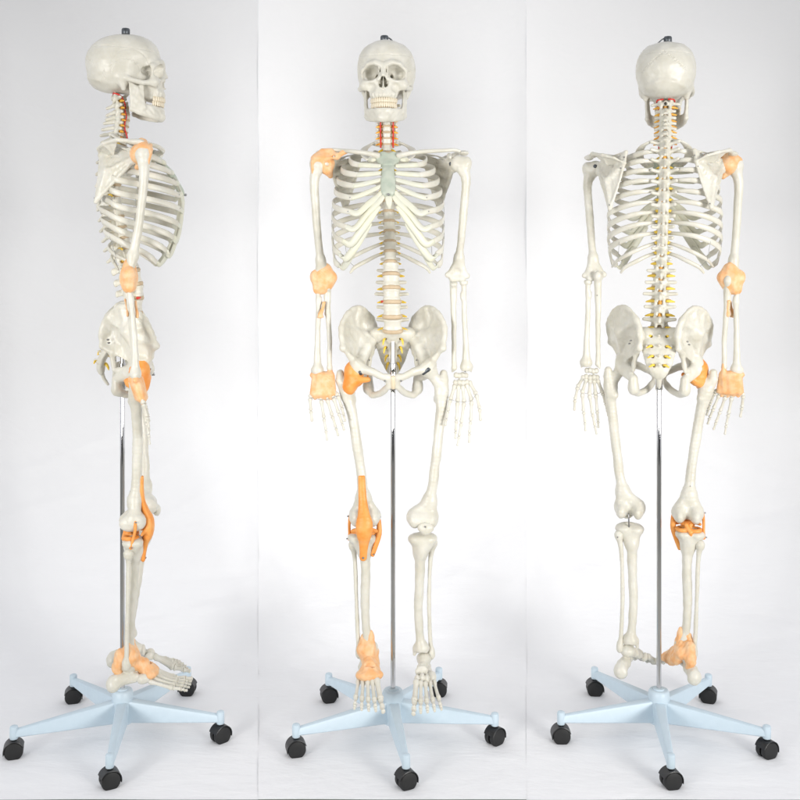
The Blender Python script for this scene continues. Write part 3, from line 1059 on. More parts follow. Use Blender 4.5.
# ---- hip bones ------------------------------------------------------------------
def build_hip():
    PS = L(18, 331, .050)        # posterior superior spine
    PI_ = L(18, 345, .050)
    C1 = L(21.5, 318, .036)
    C2 = L(33, 307.5, .002)
    C3 = L(44.5, 312.5, -.032)
    C4 = L(51.5, 327, -.060)
    AS = L(50, 348, -.080)
    AI = L(41, 359, -.068)
    SI = L(17, 335, .012)
    N1 = L(22, 352, .026)        # notch
    AC = L(37, 368, -.040)       # acetabulum
    ARC = L(25, 347, -.016)      # arcuate line
    M1 = L(39, 332, -.010)
    PT = L(5, 378, -.066)
    PB = L(3, 386, -.060)
    SR = L(20, 372, -.068)
    IS = L(24.5, 389, .012)        # ischial tuberosity
    ISP = L(25, 369, .020)
    IR = L(12, 393, -.032)
    lo, hi = bounds([PS, C1, C2, C3, C4, AS, AI, AC, PT, PB, IS, IR], 0.026)
    g = Grid(lo, hi, 0.0017)
    th = .0022
    cen = AC * .35 + ARC * .3 + M1 * .35
    T = [(PS, C1, SI), (C1, C2, M1), (C2, C3, M1), (C3, C4, M1), (C4, AS, M1), (AS, AI, M1), (C1, SI, M1), (SI, ARC, M1), (ARC, AC, M1), (AI, AC, M1), (PS, PI_, SI), (PI_, N1, SI), (N1, ARC, SI), (N1, AC, ARC)]
    d = None
    for a, b, c in T:
        a, b, c = [v * .95 + cen * .05 for v in (a, b, c)]
        e = g.tri(a, b, c, th)
        d = e if d is None else smin(d, e, 0.018)
    d = d + .0005
    crest = g.chain([PI_, PS, C1, C2, C3, C4, AS], [.006, .0078, .0064, .0058, .0062, .0064, .0064], 0, 4)
    d = smin(d, crest, 0.009)
    d = smin(d, g.chain([AS, AS * .5 + AI * .5 + (0, .004, 0), AI, AC + (-.004, -.014, .010)], [.0062, .0045, .0065, .009]), 0.009)
    d = smin(d, g.chain([SI, ARC, AC + (-.010, 0, .006)], [.009, .0085, .014]), 0.012)
    d = smin(d, g.chain([PI_, N1, ISP, AC], [.005, .006, .006, .012]), 0.008)
    d = smin(d, g.ell(AC, (.024, .027, .027)), 0.012)
    # ischium, pubis
    d = smin(d, g.chain([AC + (-.006, .016, -.014), ISP * .4 + IS * .6 + (0, 0, .008), IS], [.015, .012, .0135]), 0.012)
    d = smin(d, g.chain([IS, L(20, 394.5, -.010), IR, L(5, 387, -.056)], [.0120, .0095, .0085, .0085], 0, 4), 0.008)
    d = smin(d, g.chain([AC + (-.012, -.012, 0), SR, L(11, 376.5, -.070), PT], [.0130, .0100, .0090, .0090], 0, 4), 0.010)
    d = smin(d, g.cap(PT, PB, .0085, .0080), 0.008)
    # hip socket opening sideways
    d = smax(d, -g.ell(AC + (.018, -.004, -.004), (.021, .0205, .0205)), 0.005)
    d = d + g.noise(60, 0.0009, 111) + g.noise(140, 0.0004, 112)
    return g.mesh(d)


hipm = build_hip()
hip_l = add('hip_bone', hipm, BONE)
hip_r = add('hip_bone', mirror(hipm, 0.0), BONE)
add('pubic_disc', tube([L(0, 376.5, -.067), L(0, 388, -.061)], [(.0075, .0085), (.0070, .0080)], up=(0, 1, 0), n=12, sub=3), CREAM)
for s in (-1, 1):
    for off, py, Y, dd in ((27, 339, .036, 1), (28.5, 342, .034, 1), (24, 360, .020, 1), (8, 381, -.078, -1)):
        q = L(off, py, Y)
        screw((q[0] * s, q[1], q[2]), (s * .4 if dd > 0 else 0, dd, 0), .0022)


# ---- leg bones --------------------------------------------------------------------
def build_femur(s, head, gt, sh, cm, cl):
    lo, hi = bounds([head, gt, cm, cl] + sh, 0.040)
    g = Grid(lo, hi, 0.0017)
    d = g.ell(head, (.0215, .0215, .0215))
    base = sh[0] + np.array((0, 0, .012))
    d = smin(d, g.cap(head, base + (s * .002, 0, .010), .0125, .0150), 0.008)
    d = smin(d, g.chain([gt + (0, .006, .004), gt + (-s * .001, .002, -.014), base], [.0095, .0135, .0150]), 0.010)
    d = smin(d, g.ell(sh[0] + (-s * .012, .010, -.004), (.008, .009, .010)), 0.010)
    rs = [.0155, .0132, .0128, .0126, .0140, .0165][:len(sh)]
    d = smin(d, g.chain([base] + sh, [.0155] + rs, 0, 3), 0.012)
    mid = cm * .5 + cl * .5
    d = smin(d, g.chain([sh[-1], cm + (0, -.002, .016)], [.0138, .0170]), 0.015)
    d = smin(d, g.chain([sh[-1], cl + (0, -.002, .016)], [.0138, .0170]), 0.015)
    for c in (cm, cl):
        d = smin(d, g.ell(c + (0, .006, .002), (.0150, .0285, .0205)), 0.016)
        d = smin(d, g.ell(c + (0, -.012, .006), (.0150, .020, .020)), 0.008)
    d = smin(d, g.ell(cm + (-s * .012, -.002, .008), (.008, .012, .011)), 0.008)
    d = smin(d, g.ell(cl + (s * .010, -.002, .008), (.006, .012, .011)), 0.008)
    d = smin(d, g.ell(mid + (0, -.012, .008), (.022, .018, .019)), 0.010)
    d = smax(d, -g.ell(mid + (0, .034, -.012), (.0085, .026, .022)), 0.006)       # notch between condyles
    d = smax(d, -g.ell(mid + (0, -.046, .002), (.009, .012, .024)), 0.010)        # patellar groove
    d = d + g.noise(55, 0.0008, 121 + s) + g.noise(150, 0.0003, 5)
    return g.mesh(d)


def build_tibia(s, pl, sh, bot):
    lo, hi = bounds([pl, bot] + sh, 0.042)
    g = Grid(lo, hi, 0.0017)
    hw = .0355
    d = g.ell(pl + (-.016, .002, -.005), (.0195, .0235, .0095))
    d = smin(d, g.ell(pl + (.016, .002, -.005), (.0195, .0235, .0095)), 0.010)
    d = smax(d, g.Z - (pl[2] + .001), 0.004)
    d = smin(d, g.cap(pl + (-.003, .002, 0), pl + (-.003, .002, .004), .004, .002), 0.004)
    d = smin(d, g.cap(pl + (.004, .002, 0), pl + (.004, .002, .004), .004, .002), 0.004)
    d = smin(d, g.chain([pl + (-.013, 0, -.010), sh[0]], [.0175, .0135]), 0.018)
    d = smin(d, g.chain([pl + (.013, 0, -.010), sh[0]], [.0175, .0135]), 0.018)
    d = smin(d, g.ell(sh[0] + (s * .002, -.017, .008), (.010, .009, .016)), 0.012)     # tuberosity
    d = smin(d, g.chain([pl + (0, 0, -.02)] + sh + [bot], [.0185, .0150, .0122, .0112, .0108, .0140][:len(sh) + 2], 0, 3), 0.012)
    d = smin(d, g.chain([sh[0] + (0, -.012, 0), sh[1] + (0, -.006, 0), sh[2] + (0, -.002, 0)], [.006, .006, .006]), 0.010)
    d = smin(d, g.ell(bot + (0, 0, 0), (.0195, .0170, .0140)), 0.012)
    d = smin(d, g.cap(bot + (-s * .015, 0, 0), bot + (-s * .018, 0, -.016), .0075, .0045), 0.006)
    d = smax(d, -g.cap(bot + (0, -.02, -.020), bot + (0, .02, -.020), .0125), 0.005)
    d = d + g.noise(60, 0.0007, 131 + s) + g.noise(150, 0.0003, 6)
    return g.mesh(d)


def build_fibula(s, P):
    lo, hi = bounds(P, 0.016)
    g = Grid(lo, hi, 0.0014)
    d = g.chain(P, [.0085, .0056, .0052, .0054, .0062], 0, 4)
    d = smin(d, g.ell(P[0], (.0105, .0115, .0115)), 0.010)
    d = smin(d, g.ell(P[-1] + (0, 0, .004), (.0078, .0110, .0150)), 0.010)
    d = d + g.noise(100, 0.0005, 141)
    return g.mesh(d)


LEG_L = dict(head=L(36, 370.5, -.040), gt=L(51, 375, -.030), sh=[L(48.5, 398, -.034), L(47, 420, -.038), L(43.5, 452, -.044), L(40, 482, -.046), L(36.5, 501, -.044)], cm=L(21.2, 521, -.042), cl=L(37.8, 521, -.042))
LEG_R = dict(head=L(-38, 370.5, -.040), gt=L(-53, 375, -.030), sh=[L(-45.5, 398, -.032), L(-41, 415, -.034), L(-36.8, 440, -.036), L(-31.7, 477, -.034), L(-29.7, 497, -.030)], cm=L(-20.3, 519, -.026), cl=L(-36.6, 519, -.026))
fe_l = add('femur', build_femur(1, **LEG_L), BONE)
fe_r = add('femur', build_femur(-1, **LEG_R), BONE)
ti_l = add('tibia', build_tibia(1, L(29.5, 536.3, -.040), [L(27.5, 553, -.036), L(26.7, 573, -.032), L(25.4, 607, -.026), L(26.5, 634, -.020)], L(28.5, 648, -.018)), BONE)
ti_r = add('tibia', build_tibia(-1, L(-30.5, 535, -.026), [L(-28.5, 551, -.026), L(-27.3, 572, -.024), L(-28, 606, -.020), L(-26.5, 630, -.018)], L(-24.2, 646, -.016)), BONE)
fi_l = add('fibula', build_fibula(1, [L(40, 543, -.026), L(37.3, 562, -.024), L(36, 600, -.018), L(37, 635, -.012), L(38.5, 655, -.010)]), BONE)
fi_r = add('fibula', build_fibula(-1, [L(-40, 545, -.014), L(-38, 562, -.014), L(-36.6, 600, -.012), L(-35.3, 632, -.010), L(-33.8, 654, -.010)]), BONE)


def build_patella(c):
    lo, hi = bounds([c], 0.03)
    g = Grid(lo, hi, 0.0013)
    d = g.ell(c, (.0210, .0095, .0140))
    d = smin(d, g.ell(c + (0, .001, -.007), (.011, .007, .010)), 0.010)
    d = d + g.noise(120, 0.0006, 151)
    return g.mesh(d)


pa_l = add('patella', build_patella(L(32.6, 528, -.072)), BONE)
kn_rod = add('knee_rod', tube([L(30, 519, -.020), L(29.8, 528, -.020), L(29.5, 536, -.022)], .0019, up=(0, 1, 0), n=7, sub=2), STEEL)
sc_l = [screw(L(32, 527, -.0825), (0, -1, 0), .0022), screw(L(41, 543, -.014), (0, 1, 0), .002)]
screw(L(-30.5, 488, -.020), (0, 1, 0), .0022)


# ---- feet ---------------------------------------------------------------------------
def build_foot(s, ankle, yaw):
    """local: ankle joint at origin, toes towards -y, s = outward side"""
    g = Grid((-.045, -.085, -.068), (.045, .062, .016), 0.0014)
    d = g.chain([(s * .002, .034, -.046), (s * .003, .024, -.040), (s * .004, .002, -.036), (s * .010, -.018, -.036)], [.0155, .0150, .0135, .0100])
    d = smin(d, g.ell((0, .038, -.047), (.0155, .0125, .0160)), 0.008)
    tal = smin(g.ell((0, -.002, -.012), (.0185, .0200, .0145)), g.cap((-s * .002, -.012, -.015), (-s * .006, -.032, -.022), .011, .0105), 0.008)
    d = smin(d, tal, 0.004)
    d = smin(d, g.ell((-s * .007, -.042, -.026), (.016, .0075, .0120)), 0.002)
    d = smin(d, g.ell((s * .016, -.038, -.039), (.0130, .0180, .0110)), 0.002)
    for x, z in ((-s * .018, -.033), (-s * .006, -.030), (s * .005, -.033)):
        d = smin(d, g.ell((x, -.060, z - .003), (.0072, .0130, .0095)), 0.002)
    d = d + g.noise(110, 0.0009, 161)
    V, F = g.mesh(d)
    f = add('foot', (V, F), BONE)
    f.location = ankle
    f.rotation_euler = (0, 0, yaw)
    f.scale = (1.05, 0.99, 1.20)
    o = np.zeros(3)
    for i in range(5):
        x0 = -s * .020 + s * i * .0105
        x1 = -s * .026 + s * i * .0145
        y1 = (-.122, -.126, -.122, -.116, -.108)[i]
        z1 = -.062
        a = np.array((x0, -.070 + (i > 2) * .010 * (i - 2), -.036 - .002 * i))
        b = np.array((x1, y1, z1))
        digit_bone('metatarsal', a, b, .0086 if i == 0 else .0068, .0062 if i == 0 else .0042, .0086 if i == 0 else .0064, f, o)
        lens = ((.026, .020) if i == 0 else (.020, .009, .008))
        p = b.copy()
        dirv = np.array((s * (i - 1.5) * .05, -1, -.16))
        dirv /= np.linalg.norm(dirv)
        for j, ln in enumerate(lens):
            q = p + dirv * ln
            r = (.0074 if i == 0 else .0054) - .0007 * j
            digit_bone('phalanx', p + dirv * .001, q, r, r * .62, r * .85, f, o)
            p = q + (0, 0, -.001)
    return f


AN_L = L(31.0, 652.5, -.014)
AN_R = L(-26.5, 651, -.012)
foot_l = build_foot(1, AN_L, 0.0)
foot_r = build_foot(-1, AN_R, math.radians(5))


# ---- ligaments on the right side ------------------------------------------------------
def lig(name, pts, pad, h, fn, mat, nf=120, na=.0012, seed=7):
    lo, hi = bounds(pts, pad)
    g = Grid(lo, hi, h)
    d = fn(g)
    d = d + g.noise(nf, na * .6, seed)
    return add(name, g.mesh(d), mat)


def f_shoulder(g):
    h, t = RH['head'], RH['tub']
    d = g.ell(h + (.004, .004, .0), (.026, .0255, .0250))
    d = smin(d, g.ell(t + (.010, -.002, .010), (.017, .020, .013)), 0.010)
    A_, K_ = L(-70, 152.5, -.045), L(-56, 156.5, -.062)
    d = smin(d, g.chain([L(-62, 151, -.052), A_, t + (.002, 0, .010)], [.007, .010, .010]), 0.012)
    d = smin(d, g.tri(K_, A_, h + (.01, -.02, .01), .0045), 0.008)
    d = smin(d, g.chain([K_, L(-50, 152.5, -.064), L(-46, 151.5, -.068)], [.0065, .0062, .0055]), 0.008)
    d = smin(d, g.cap(K_, L(-62, 151.5, -.050), .0058), 0.006)
    d = smin(d, g.chain([h + (.012, -.006, -.018), L(-63, 176, -.034)], [.012, .007]), 0.010)
    d = smin(d, g.chain([t + (-.003, -.012, 0), L(-80, 172, -.058), L(-80, 179, -.058)], [.007, .005, .003]), 0.008)
    d = smax(d, -g.ell(L(-66, 163.5, -.080), (.010, .022, .007)), 0.004)
    d = smax(d, -g.ell(L(-75.5, 168, -.082), (.006, .022, .010)), 0.004)
    d = smax(d, -g.ell(L(-60, 155.5, -.078), (.007, .020, .004)), 0.003)
    return d


lig('shoulder_ligament', [RH['head'], RH['tub'], L(-44, 150, -.066), L(-63, 182, -.04), L(-80, 182, -.055)], .030, .0015, f_shoulder, LIGP)


def f_elbow(g):
    e = RH['elb']
    d = g.ell(e + (0, .001, -.004), (.0265, .0215, .034))
    d = smin(d, g.ell(e + (-.020, 0, .006), (.0145, .014, .018)), 0.012)
    d = smin(d, g.ell(e + (.020, 0, .004), (.0150, .014, .017)), 0.012)
    d = smin(d, g.ell(e + (-.014, -.001, -.026), (.012, .012, .014)), 0.012)
    d = smin(d, g.ell(e + (.003, .0, .028), (.016, .014, .016)), 0.012)
    return d


lig('elbow_ligament', [RH['elb']], .060, .0015, f_elbow, LIGP, 150, .0016)
add('forearm_ligament', tube([L(-69, 302, -.030), L(-70.5, 309, -.032), L(-72.5, 314, -.034), L(-72.5, 317.5, -.034)], [(.0045, .003), (.004, .003), (.0062, .004), (.0085, .004)], up=(0, 1, 0), n=10, sub=4), LIGP)
add('forearm_ligament', tube([L(-67, 300, -.006), L(-66, 308, -.010), L(-66.4, 313, -.012), L(-66.4, 316, -.012)], [(.0050, .003), (.0036, .0025), (.0055, .0035), (.004, .003)], up=(0, 1, 0), n=10, sub=4), LIGP)


def f_wrist(g):
    w0 = L(-70, 374.5, -.030)
    w1 = L(-70, 394, -.044)
    d = None
    for j in range(9):
        t = j / 8
        c = w0 * (1 - t) + w1 * t
        hw = .0270 + .0070 * t
        e = g.ell(c, (hw, .0165 - .002 * t, .0085))
        d = e if d is None else smin(d, e, 0.006)
    d = smin(d, g.chain([L(-62.5, 376, -.028), L(-63, 370, -.026), L(-63, 364, -.026)], [.0070, .0062, .0042]), 0.008)
    d = smin(d, g.chain([L(-81, 375, -.030), L(-79.5, 371, -.030)], [.0055, .003]), 0.006)
    for x in (-78.5, -73, -68, -63):
        d = smin(d, g.cap(L(x, 394, -.046), L(x + .6, 398, -.047), .007, .005), 0.006)
    return d


lig('wrist_ligament', [L(-70, 374, -.03), L(-70, 396, -.046), L(-84, 396, -.04), L(-56, 396, -.04), L(-63, 362, -.03)], .020, .0014, f_wrist, LIGP, 170, .0013)


def f_hip(g):
    h = LEG_R['head']
    b = L(-43.5, 386, -.040)
    d = g.ell(h + (0, 0, 0), (.0245, .0235, .0255))
    d = smin(d, g.chain([h + (-.004, 0, -.006), b], [.0225, .0170]), 0.012)
    d = smin(d, g.chain([L(-40, 362, -.050), L(-41, 372, -.051), L(-43.5, 391, -.045)], [.007, .009, .009]), 0.012)
    d = smin(d, g.chain([L(-25, 379.5, -.062), L(-34, 380, -.060), b + (.0, -.012, 0)], [.006, .010, .010]), 0.012)
    d = smin(d, g.chain([L(-28, 376, -.008), L(-36, 382, -.018), b], [.009, .013, .014]), 0.012)
    d = smax(d, -g.ell(L(-33, 368, -.070), (.006, .012, .008)), 0.004)
    return d


lig('hip_ligament', [LEG_R['head'], L(-43, 392, -.045), L(-24, 380, -.06), L(-41, 360, -.064), L(-45, 386, -.01)], .026, .0016, f_hip, LIGO, 90, .0012)
add('hip_bracket', tube([L(29.5, 374, -.062), L(34.5, 370, -.066), L(36, 368.5, -.066)], [(.004, .0045), (.0055, .005), (.0055, .005)], up=(0, 1, 0), n=8, sub=2), DARKM)
add('hip_bracket', tube([L(-33.5, 371, -.066), L(-32, 374.5, -.062)], .004, up=(0, 1, 0), n=8, sub=1), DARKM)


def f_knee(g):
    # flattened strap: scale depth so that the chain reads as a band
    y0 = -.066
    Y = g.Y
    g.Y = (Y - y0) * 1.55 + y0
    def q(a, b, y):
        p = L(a, b, y)
        p[1] = (y - y0) * 1.55 + y0
        return p
    d = g.chain([q(-31.5, 477.5, -.046), q(-31, 490, -.046), q(-30.3, 502, -.049), q(-29.4, 515, -.058), q(-28.8, 524, -.064), q(-29, 533, -.063), q(-29.2, 541, -.056), q(-29.6, 550, -.052), q(-29.8, 557.5, -.050)],
                [.0092, .0100, .0112, .0155, .0215, .0200, .0138, .0105, .0096], 0, 3)
    d = smin(d, g.chain([q(-41, 531, -.046), q(-29, 529, -.060), q(-17, 531, -.046)], [.004, .008, .005]), 0.010)
    g.Y = Y
    d = smax(d, (477.0 - 260) * S * 0 + (g.Z - L(0, 476.5, -.06)[2]), 0.002)
    return d


knee = lig('knee_ligament', [L(-31, 476, -.06), L(-29, 526, -.07), L(-29, 560, -.056), L(-43, 530, -.05), L(-15, 530, -.05)], .024, .0015, f_knee, LIGO, 80, .0005)
screw(L(-30.0, 557.8, -.0555), (0, -1, 0), .0030)


def f_lat(g):
    return g.chain([L(-42.5, 515.5, -.030), L(-43.8, 524, -.030), L(-43.6, 533, -.024), L(-43.5, 539, -.020)], [.0048, .0036, .0036, .0048], 0, 3)


def f_med(g):
    return g.chain([L(-15.2, 516, -.030), L(-14.0, 524, -.032), L(-14.2, 534, -.034), L(-17.5, 546, -.036), L(-20.5, 554.5, -.036)], [.0055, .0062, .0076, .0064, .0055], 0, 3)


lig('knee_ligament', [L(-42.5, 514, -.03), L(-43.5, 540, -.02)], .014, .0012, f_lat, LIGO, 90, .0004)
lig('knee_ligament', [L(-15.2, 514, -.03), L(-14, 530, -.03), L(-21, 556, -.036)], .016, .0012, f_med, LIGO, 90, .0004)
for q, dv in ((L(-43.6, 516, -.030), (-1, -.4, 0)), (L(-44.5, 538.5, -.020), (-1, -.3, 0)), (L(-14.4, 516.5, -.032), (1, -.6, 0)), (L(-19.6, 554, -.042), (.3, -1, 0))):
    screw(q + np.array(dv) * .004, dv, .0018)


def f_men(g):
    c = L(-29, 531.5, -.020)
    q = np.hypot((np.abs(g.X - c[0]) - .0165) / 1.0, (g.Y - c[1]) / 1.15)
    ring = np.hypot(q - .0125, (g.Z - c[2]) / 1.0) - .0052
    d = smin(ring, g.chain([c + (.006, .012, .014), c + (-.004, .018, -.004), c + (-.006, .012, -.014)], [.0058, .0050, .0050]), 0.006)
    d = smin(d, g.chain([c + (-.006, .004, .014), c + (.006, .008, -.004), c + (.004, -.006, -.012)], [.0055, .0050, .0050]), 0.006)
    return d


lig('meniscus', [L(-29, 531.5, -.020)], .044, .0014, f_men, LIGO, 90, .0006)


def f_ankle_local(g):
    s = -1
    d = g.ell((0, -.002, .004), (.0235, .0215, .022))
    d = smin(d, g.chain([(.010, -.010, .042), (.010, -.014, .018), (.004, -.024, -.010), (.004, -.048, -.022)], [.006, .012, .016, .016]), 0.014)
    d = smin(d, g.ell((.004, -.056, -.032), (.0330, .0220, .0125)), 0.014)
    d = smin(d, g.chain([(-.006, .0, .030), (-.010, -.012, .010)], [.008, .012]), 0.012)
    d = smin(d, g.chain([(.018, .004, -.004), (.018, -.016, -.024), (.020, -.035, -.032)], [.012, .012, .010]), 0.012)
    d = smin(d, g.chain([(0, .020, .012), (.002, .026, -.016), (.002, .020, -.030)], [.012, .012, .010]), 0.012)
    d = smax(d, -g.ell((.006, -.056, -.013), (.012, .005, .006)), 0.004)
    return d


gk = Grid((-.045, -.090, -.060), (.050, .050, .060), .0015)
dk = f_ankle_local(gk) + gk.noise(130, .0013, 9)
add('ankle_ligament', gk.mesh(dk), LIGP, foot_r)

# ================================================================== STAND
ST = empty('castor_stand')


def sbox(x0, x1, w0, w1, zb0, zt0, zb1, zt1, bev=.003):
    """tapered leg beam along x with bevelled section"""
    V, F = [], []
    secs = []
    for t in np.linspace(0, 1, 7):
        x = x0 + (x1 - x0) * t
        w = w0 + (w1 - w0) * t
        zb = zb0 + (zb1 - zb0) * t
        zt = zt0 + (zt1 - zt0) * t
        b = bev
        pts = [(-w + b, zb), (w - b, zb), (w, zb + b), (w * .86, zt - 2 * b), (w * .86 - b * .7, zt - .6 * b), (w * .86 - 2 * b, zt), (-w * .86 + 2 * b, zt), (-w * .86 + b * .7, zt - .6 * b), (-w * .86, zt - 2 * b), (-w, zb + b)]
        secs.append([(x, p[0], p[1]) for p in pts])
    n = len(secs[0])
    for sct in secs:
        V += sct
    for i in range(len(secs) - 1):
        for k in range(n):
            a, b2 = i * n + k, i * n + (k + 1) % n
            F.append([a, b2, b2 + n, a + n])
    F.append(list(range(n))[::-1])
    F.append([(len(secs) - 1) * n + k for k in range(n)])
    return np.array(V), F


def rot_z(V, a):
    c, s = math.cos(a), math.sin(a)
    V = np.array(V, float)
    return np.stack([V[:, 0] * c - V[:, 1] * s, V[:, 0] * s + V[:, 1] * c, V[:, 2]], 1)


def flat(o, ang=35):
    me = o.data
    try:
        me.set_sharp_from_angle(angle=math.radians(ang))
    except Exception:
        pass
    return o


hub = flat(link_mesh('hub', *lathe([(.020, .034), (.0265, .036), (.0275, .045), (.0275, .104), (.0265, .115), (.0235, .1195), (.0215, .1205), (.0140, .1205), (.0135, .1235), (.0105, .1240)], 36), PAINT, ST))
pole_top = L(0, 339, 0)[2]
pole = link_mesh('pole', *lathe([(.0061, .100), (.0061, pole_top - .007), (.0056, pole_top - .003), (.0038, pole_top - .0006), (.0010, pole_top)], 28), CHROME, ST)
flat(pole, 40)
z_sl = L(0, 385, 0)[2]
sl = link_mesh('pole_sleeve', *lathe([(.0086, z_sl - .012), (.0092, z_sl - .010), (.0092, z_sl + .055), (.0086, z_sl + .057)], 24), CHROME, ST)
flat(sl, 40)
R_C = .265
for i in range(5):
    a = math.radians(-90 + 72 * i)
    V, F = sbox(.018, .262, .0165, .0095, .040, .096, .0545, .0735, .0028)
    leg = flat(link_mesh('leg', rot_z(V, a), F, PAINT, ST))
    kv, kf = lathe([(.0092, .050), (.0100, .052), (.0100, .077), (.0092, .0805), (.0062, .0822)], 20)
    kv = np.array(kv) + (R_C, 0, 0)
    flat(link_mesh('leg_end', rot_z(kv, a), kf, PAINT, leg))
    # castor
    sw = math.radians((20, -38, 25, 150, -100)[i])
    parts_h = []
    W0 = .0262
    for sgn in (-1, 1):
        parts_h.append(lathe([(.0205, sgn * .0028), (.0250, sgn * .0030), (.0262, sgn * .0060), (.0262, sgn * .0150), (.0245, sgn * .0185), (.0190, sgn * .0200), (.0090, sgn * .0205)][::sgn], 28, 'x'))
    tyre = join(parts_h)
    # hood: partial shell over the wheels
    hv, hf = [], []
    nseg = 14
    for j in range(nseg + 1):
        th = math.radians(-15 + 175 * j / nseg)
        for (r, x) in ((.0268, -.0195), (.0290, -.0185), (.0290, .0185), (.0268, .0195)):
            hv.append((x, r * math.cos(th), r * math.sin(th)))
    for j in range(nseg):
        for k in range(3):
            a0 = j * 4 + k
            hf.append([a0, a0 + 1, a0 + 5, a0 + 4])
        a0 = j * 4
        hf.append([a0 + 3, a0, a0 + 4, a0 + 7])
    hf.append([0, 1, 2, 3][::-1])
    hf.append([nseg * 4 + k for k in range(4)])
    stem = lathe([(.0072, .026), (.0072, .0345), (.0050, .0350)], 14)
    hood = join([(np.array(hv), hf), stem])

    def place(VF):
        v = (rot_z(VF[0], sw) + np.array((0, 0, .0265))) * .87
        return rot_z(v + np.array((R_C, 0, 0)), a), VF[1]
    cas = flat(link_mesh('castor', *place(hood), BLACK, ST))
    flat(link_mesh('wheel', *place(tyre), BLACK2, cas))


# ================================================================== three copies, turned to the camera
def aim(px):
    """pole position for a photo column, and the yaw that faces the camera from there"""
    x = (px - 400) * S
    return x, -math.atan2(x, D)


X1, A1 = aim(122.5)
X2, A2 = aim(393)
X3, A3 = aim(659)

# front view: the original
SK.location = (X2, 0, 0)
SK.rotation_euler = (0, 0, A2)
ST.location = (X2, 0, 0)
ST.rotation_euler = (0, 0, math.radians(7))
SIDE = copy_tree(SK)
BACK = copy_tree(SK)
STS = copy_tree(ST)
STB = copy_tree(ST)
SIDE.location = (X1, 0, -.004)
SIDE.rotation_euler = (0, 0, math.radians(90) + A1)
SIDE.scale = (1.011, 1.011, 1.011)
BACK.location = (X3, 0, 0)
BACK.rotation_euler = (0, 0, math.radians(180) + A3)
STS.location = (X1, 0, 0)
STS.rotation_euler = (0, 0, A1 * .6)
STB.location = (X3, 0, 0)
STB.rotation_euler = (0, 0, A3 * .6)


def swing(root, names, side, pivot, mat):
    """rotate the parts of one side about a joint"""
    M = Matrix.Translation(Vector(pivot)) @ mat @ Matrix.Translation(-Vector(pivot))
    for ch in children(root):
        st = ch.name.split('.')[0]
        if st in names:
            cx = ch.location.x if st in ('foot', 'hand') else sum(v.co.x for v in list(ch.data.vertices)[:40]) / 40
            if cx * side > 0.02:
                ch.matrix_basis = M @ ch.matrix_basis


# side view: far leg a little forward; back view: both feet turned in
swing(SIDE, ('femur', 'tibia', 'fibula', 'patella', 'foot'), 1, LEG_L['head'], Matrix.Rotation(math.radians(-2.4), 4, 'X'))
_p = Matrix.Translation(Vector(LEG_L['head'])) @ Matrix.Rotation(math.radians(-2.4), 4, 'X') @ Matrix.Translation(-Vector(LEG_L['head'])) @ Vector(L(29.5, 530, -.046))
swing(SIDE, ('tibia', 'fibula', 'foot'), 1, _p, Matrix.Rotation(math.radians(5.5), 4, 'X'))
for ch in children(BACK):
    if ch.name.split('.')[0] == 'foot':
        ch.rotation_euler = (0, 0, math.radians(-26 if ch.location.x > 0 else 30))

G1, G2 = 'skeleton models on stands', 'five-legged castor stands'
tag(SIDE, 'ivory skeleton model seen in profile, facing right', 'skeleton', G1)
tag(SK, 'ivory skeleton model seen from the front, face and breastbone showing', 'skeleton', G1)
tag(BACK, 'ivory skeleton model seen from behind, shoulder blades and spine showing', 'skeleton', G1)
tag(STS, 'pale blue five-legged castor stand under the skeleton in profile', 'stand', G2)
tag(ST, 'pale blue five-legged castor stand under the front-facing skeleton', 'stand', G2)
tag(STB, 'pale blue five-legged castor stand under the skeleton seen from behind', 'stand', G2)


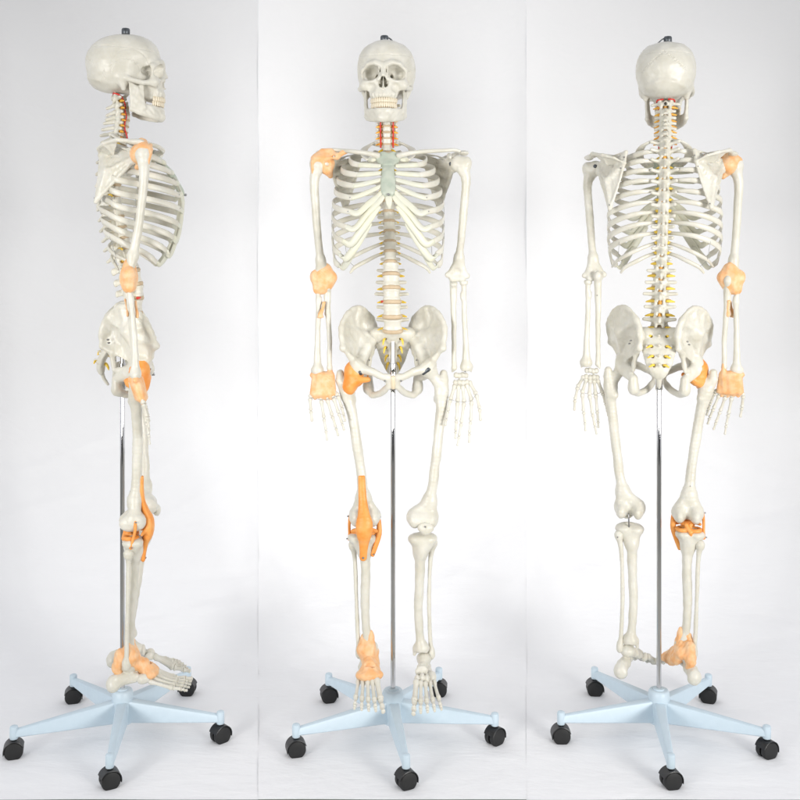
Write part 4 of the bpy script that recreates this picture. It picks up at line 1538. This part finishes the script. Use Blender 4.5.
# ================================================================== backdrop
def sheet(px0, px1, seed):
    nu, nv = 100, 260
    prof = []
    ys0, yw, rad, top = -.318, 1.15, .85, 2.7
    lens = [yw - rad - ys0, rad * math.pi / 2, top - rad]
    tot = sum(lens)
    for j in range(nv + 1):
        q = tot * j / nv
        if q < lens[0]:
            prof.append((ys0 + q, 0.0, 0.0))
        elif q < lens[0] + lens[1]:
            a = (q - lens[0]) / rad
            prof.append((yw - rad + rad * math.sin(a), rad - rad * math.cos(a), a / (math.pi / 2)))
        else:
            prof.append((yw, rad + q - lens[0] - lens[1], 1.0))
    r = np.random.RandomState(seed)
    ph = r.rand(12) * 6.28
    folds = [((px0 + (px1 - px0) * r.rand() - 400) * S * 1.3, .2 + 1.5 * r.rand(), r.uniform(-.9, .9), .12 + .2 * r.rand(), r.choice([-1, 1]) * (.004 + .005 * r.rand())) for _ in range(16)]
    V, F = [], []
    for (y, z, b) in prof:
        for i in range(nu + 1):
            u = i / nu
            px = px0 + (px1 - px0) * u
            yy = y - b * .16 * (2 * u - 1) ** 2
            x = (px - 400) * S * (D + yy) / D
            wv = .0035 * (math.sin(9 * z + 5 * x + ph[0]) * math.sin(4 * x - 7 * yy + ph[1]) + .6 * math.sin(17 * yy + 6 * x + 4 * z + ph[2]) * math.sin(11 * x + ph[3]))
            for (cx_, cy_, an, le, am) in folds:        # soft creases where the cloth was folded
                du, dv = x - cx_, (yy if b == 0 else yy + z) - cy_
                al, ac = du * math.cos(an) + dv * math.sin(an), -du * math.sin(an) + dv * math.cos(an)
                wv += am * math.exp(-(al / le) ** 2) * math.exp(-(ac / .022) ** 2)
            wv *= (.25 + .75 * b) if b > 0 else .25
            V.append((x, yy - b * wv, z + .004 + (1 - b) * (wv + .0012)))
    n = nu + 1
    for j in range(nv):
        for i in range(nu):
            a = j * n + i
            F.append([a, a + 1, a + n + 1, a + n])
    o = link_mesh('backdrop_sheet', np.array(V), np.array(F), CLOTH)
    return o


G3 = 'white backdrop sheets'
tag(sheet(-120, 258.2, 1), 'white cloth backdrop sheet behind the skeleton in profile', 'backdrop', G3)
tag(sheet(258.2, 526.4, 2), 'white cloth backdrop sheet behind the front-facing skeleton', 'backdrop', G3)
tag(sheet(526.4, 920, 3), 'white cloth backdrop sheet behind the skeleton seen from behind', 'backdrop', G3)
fl = link_mesh('floor', np.array([(-6, -6, 0), (6, -6, 0), (6, 6, 0), (-6, 6, 0)]), np.array([[0, 1, 2, 3]]), FLOORM, None, False)
fl['kind'] = 'structure'
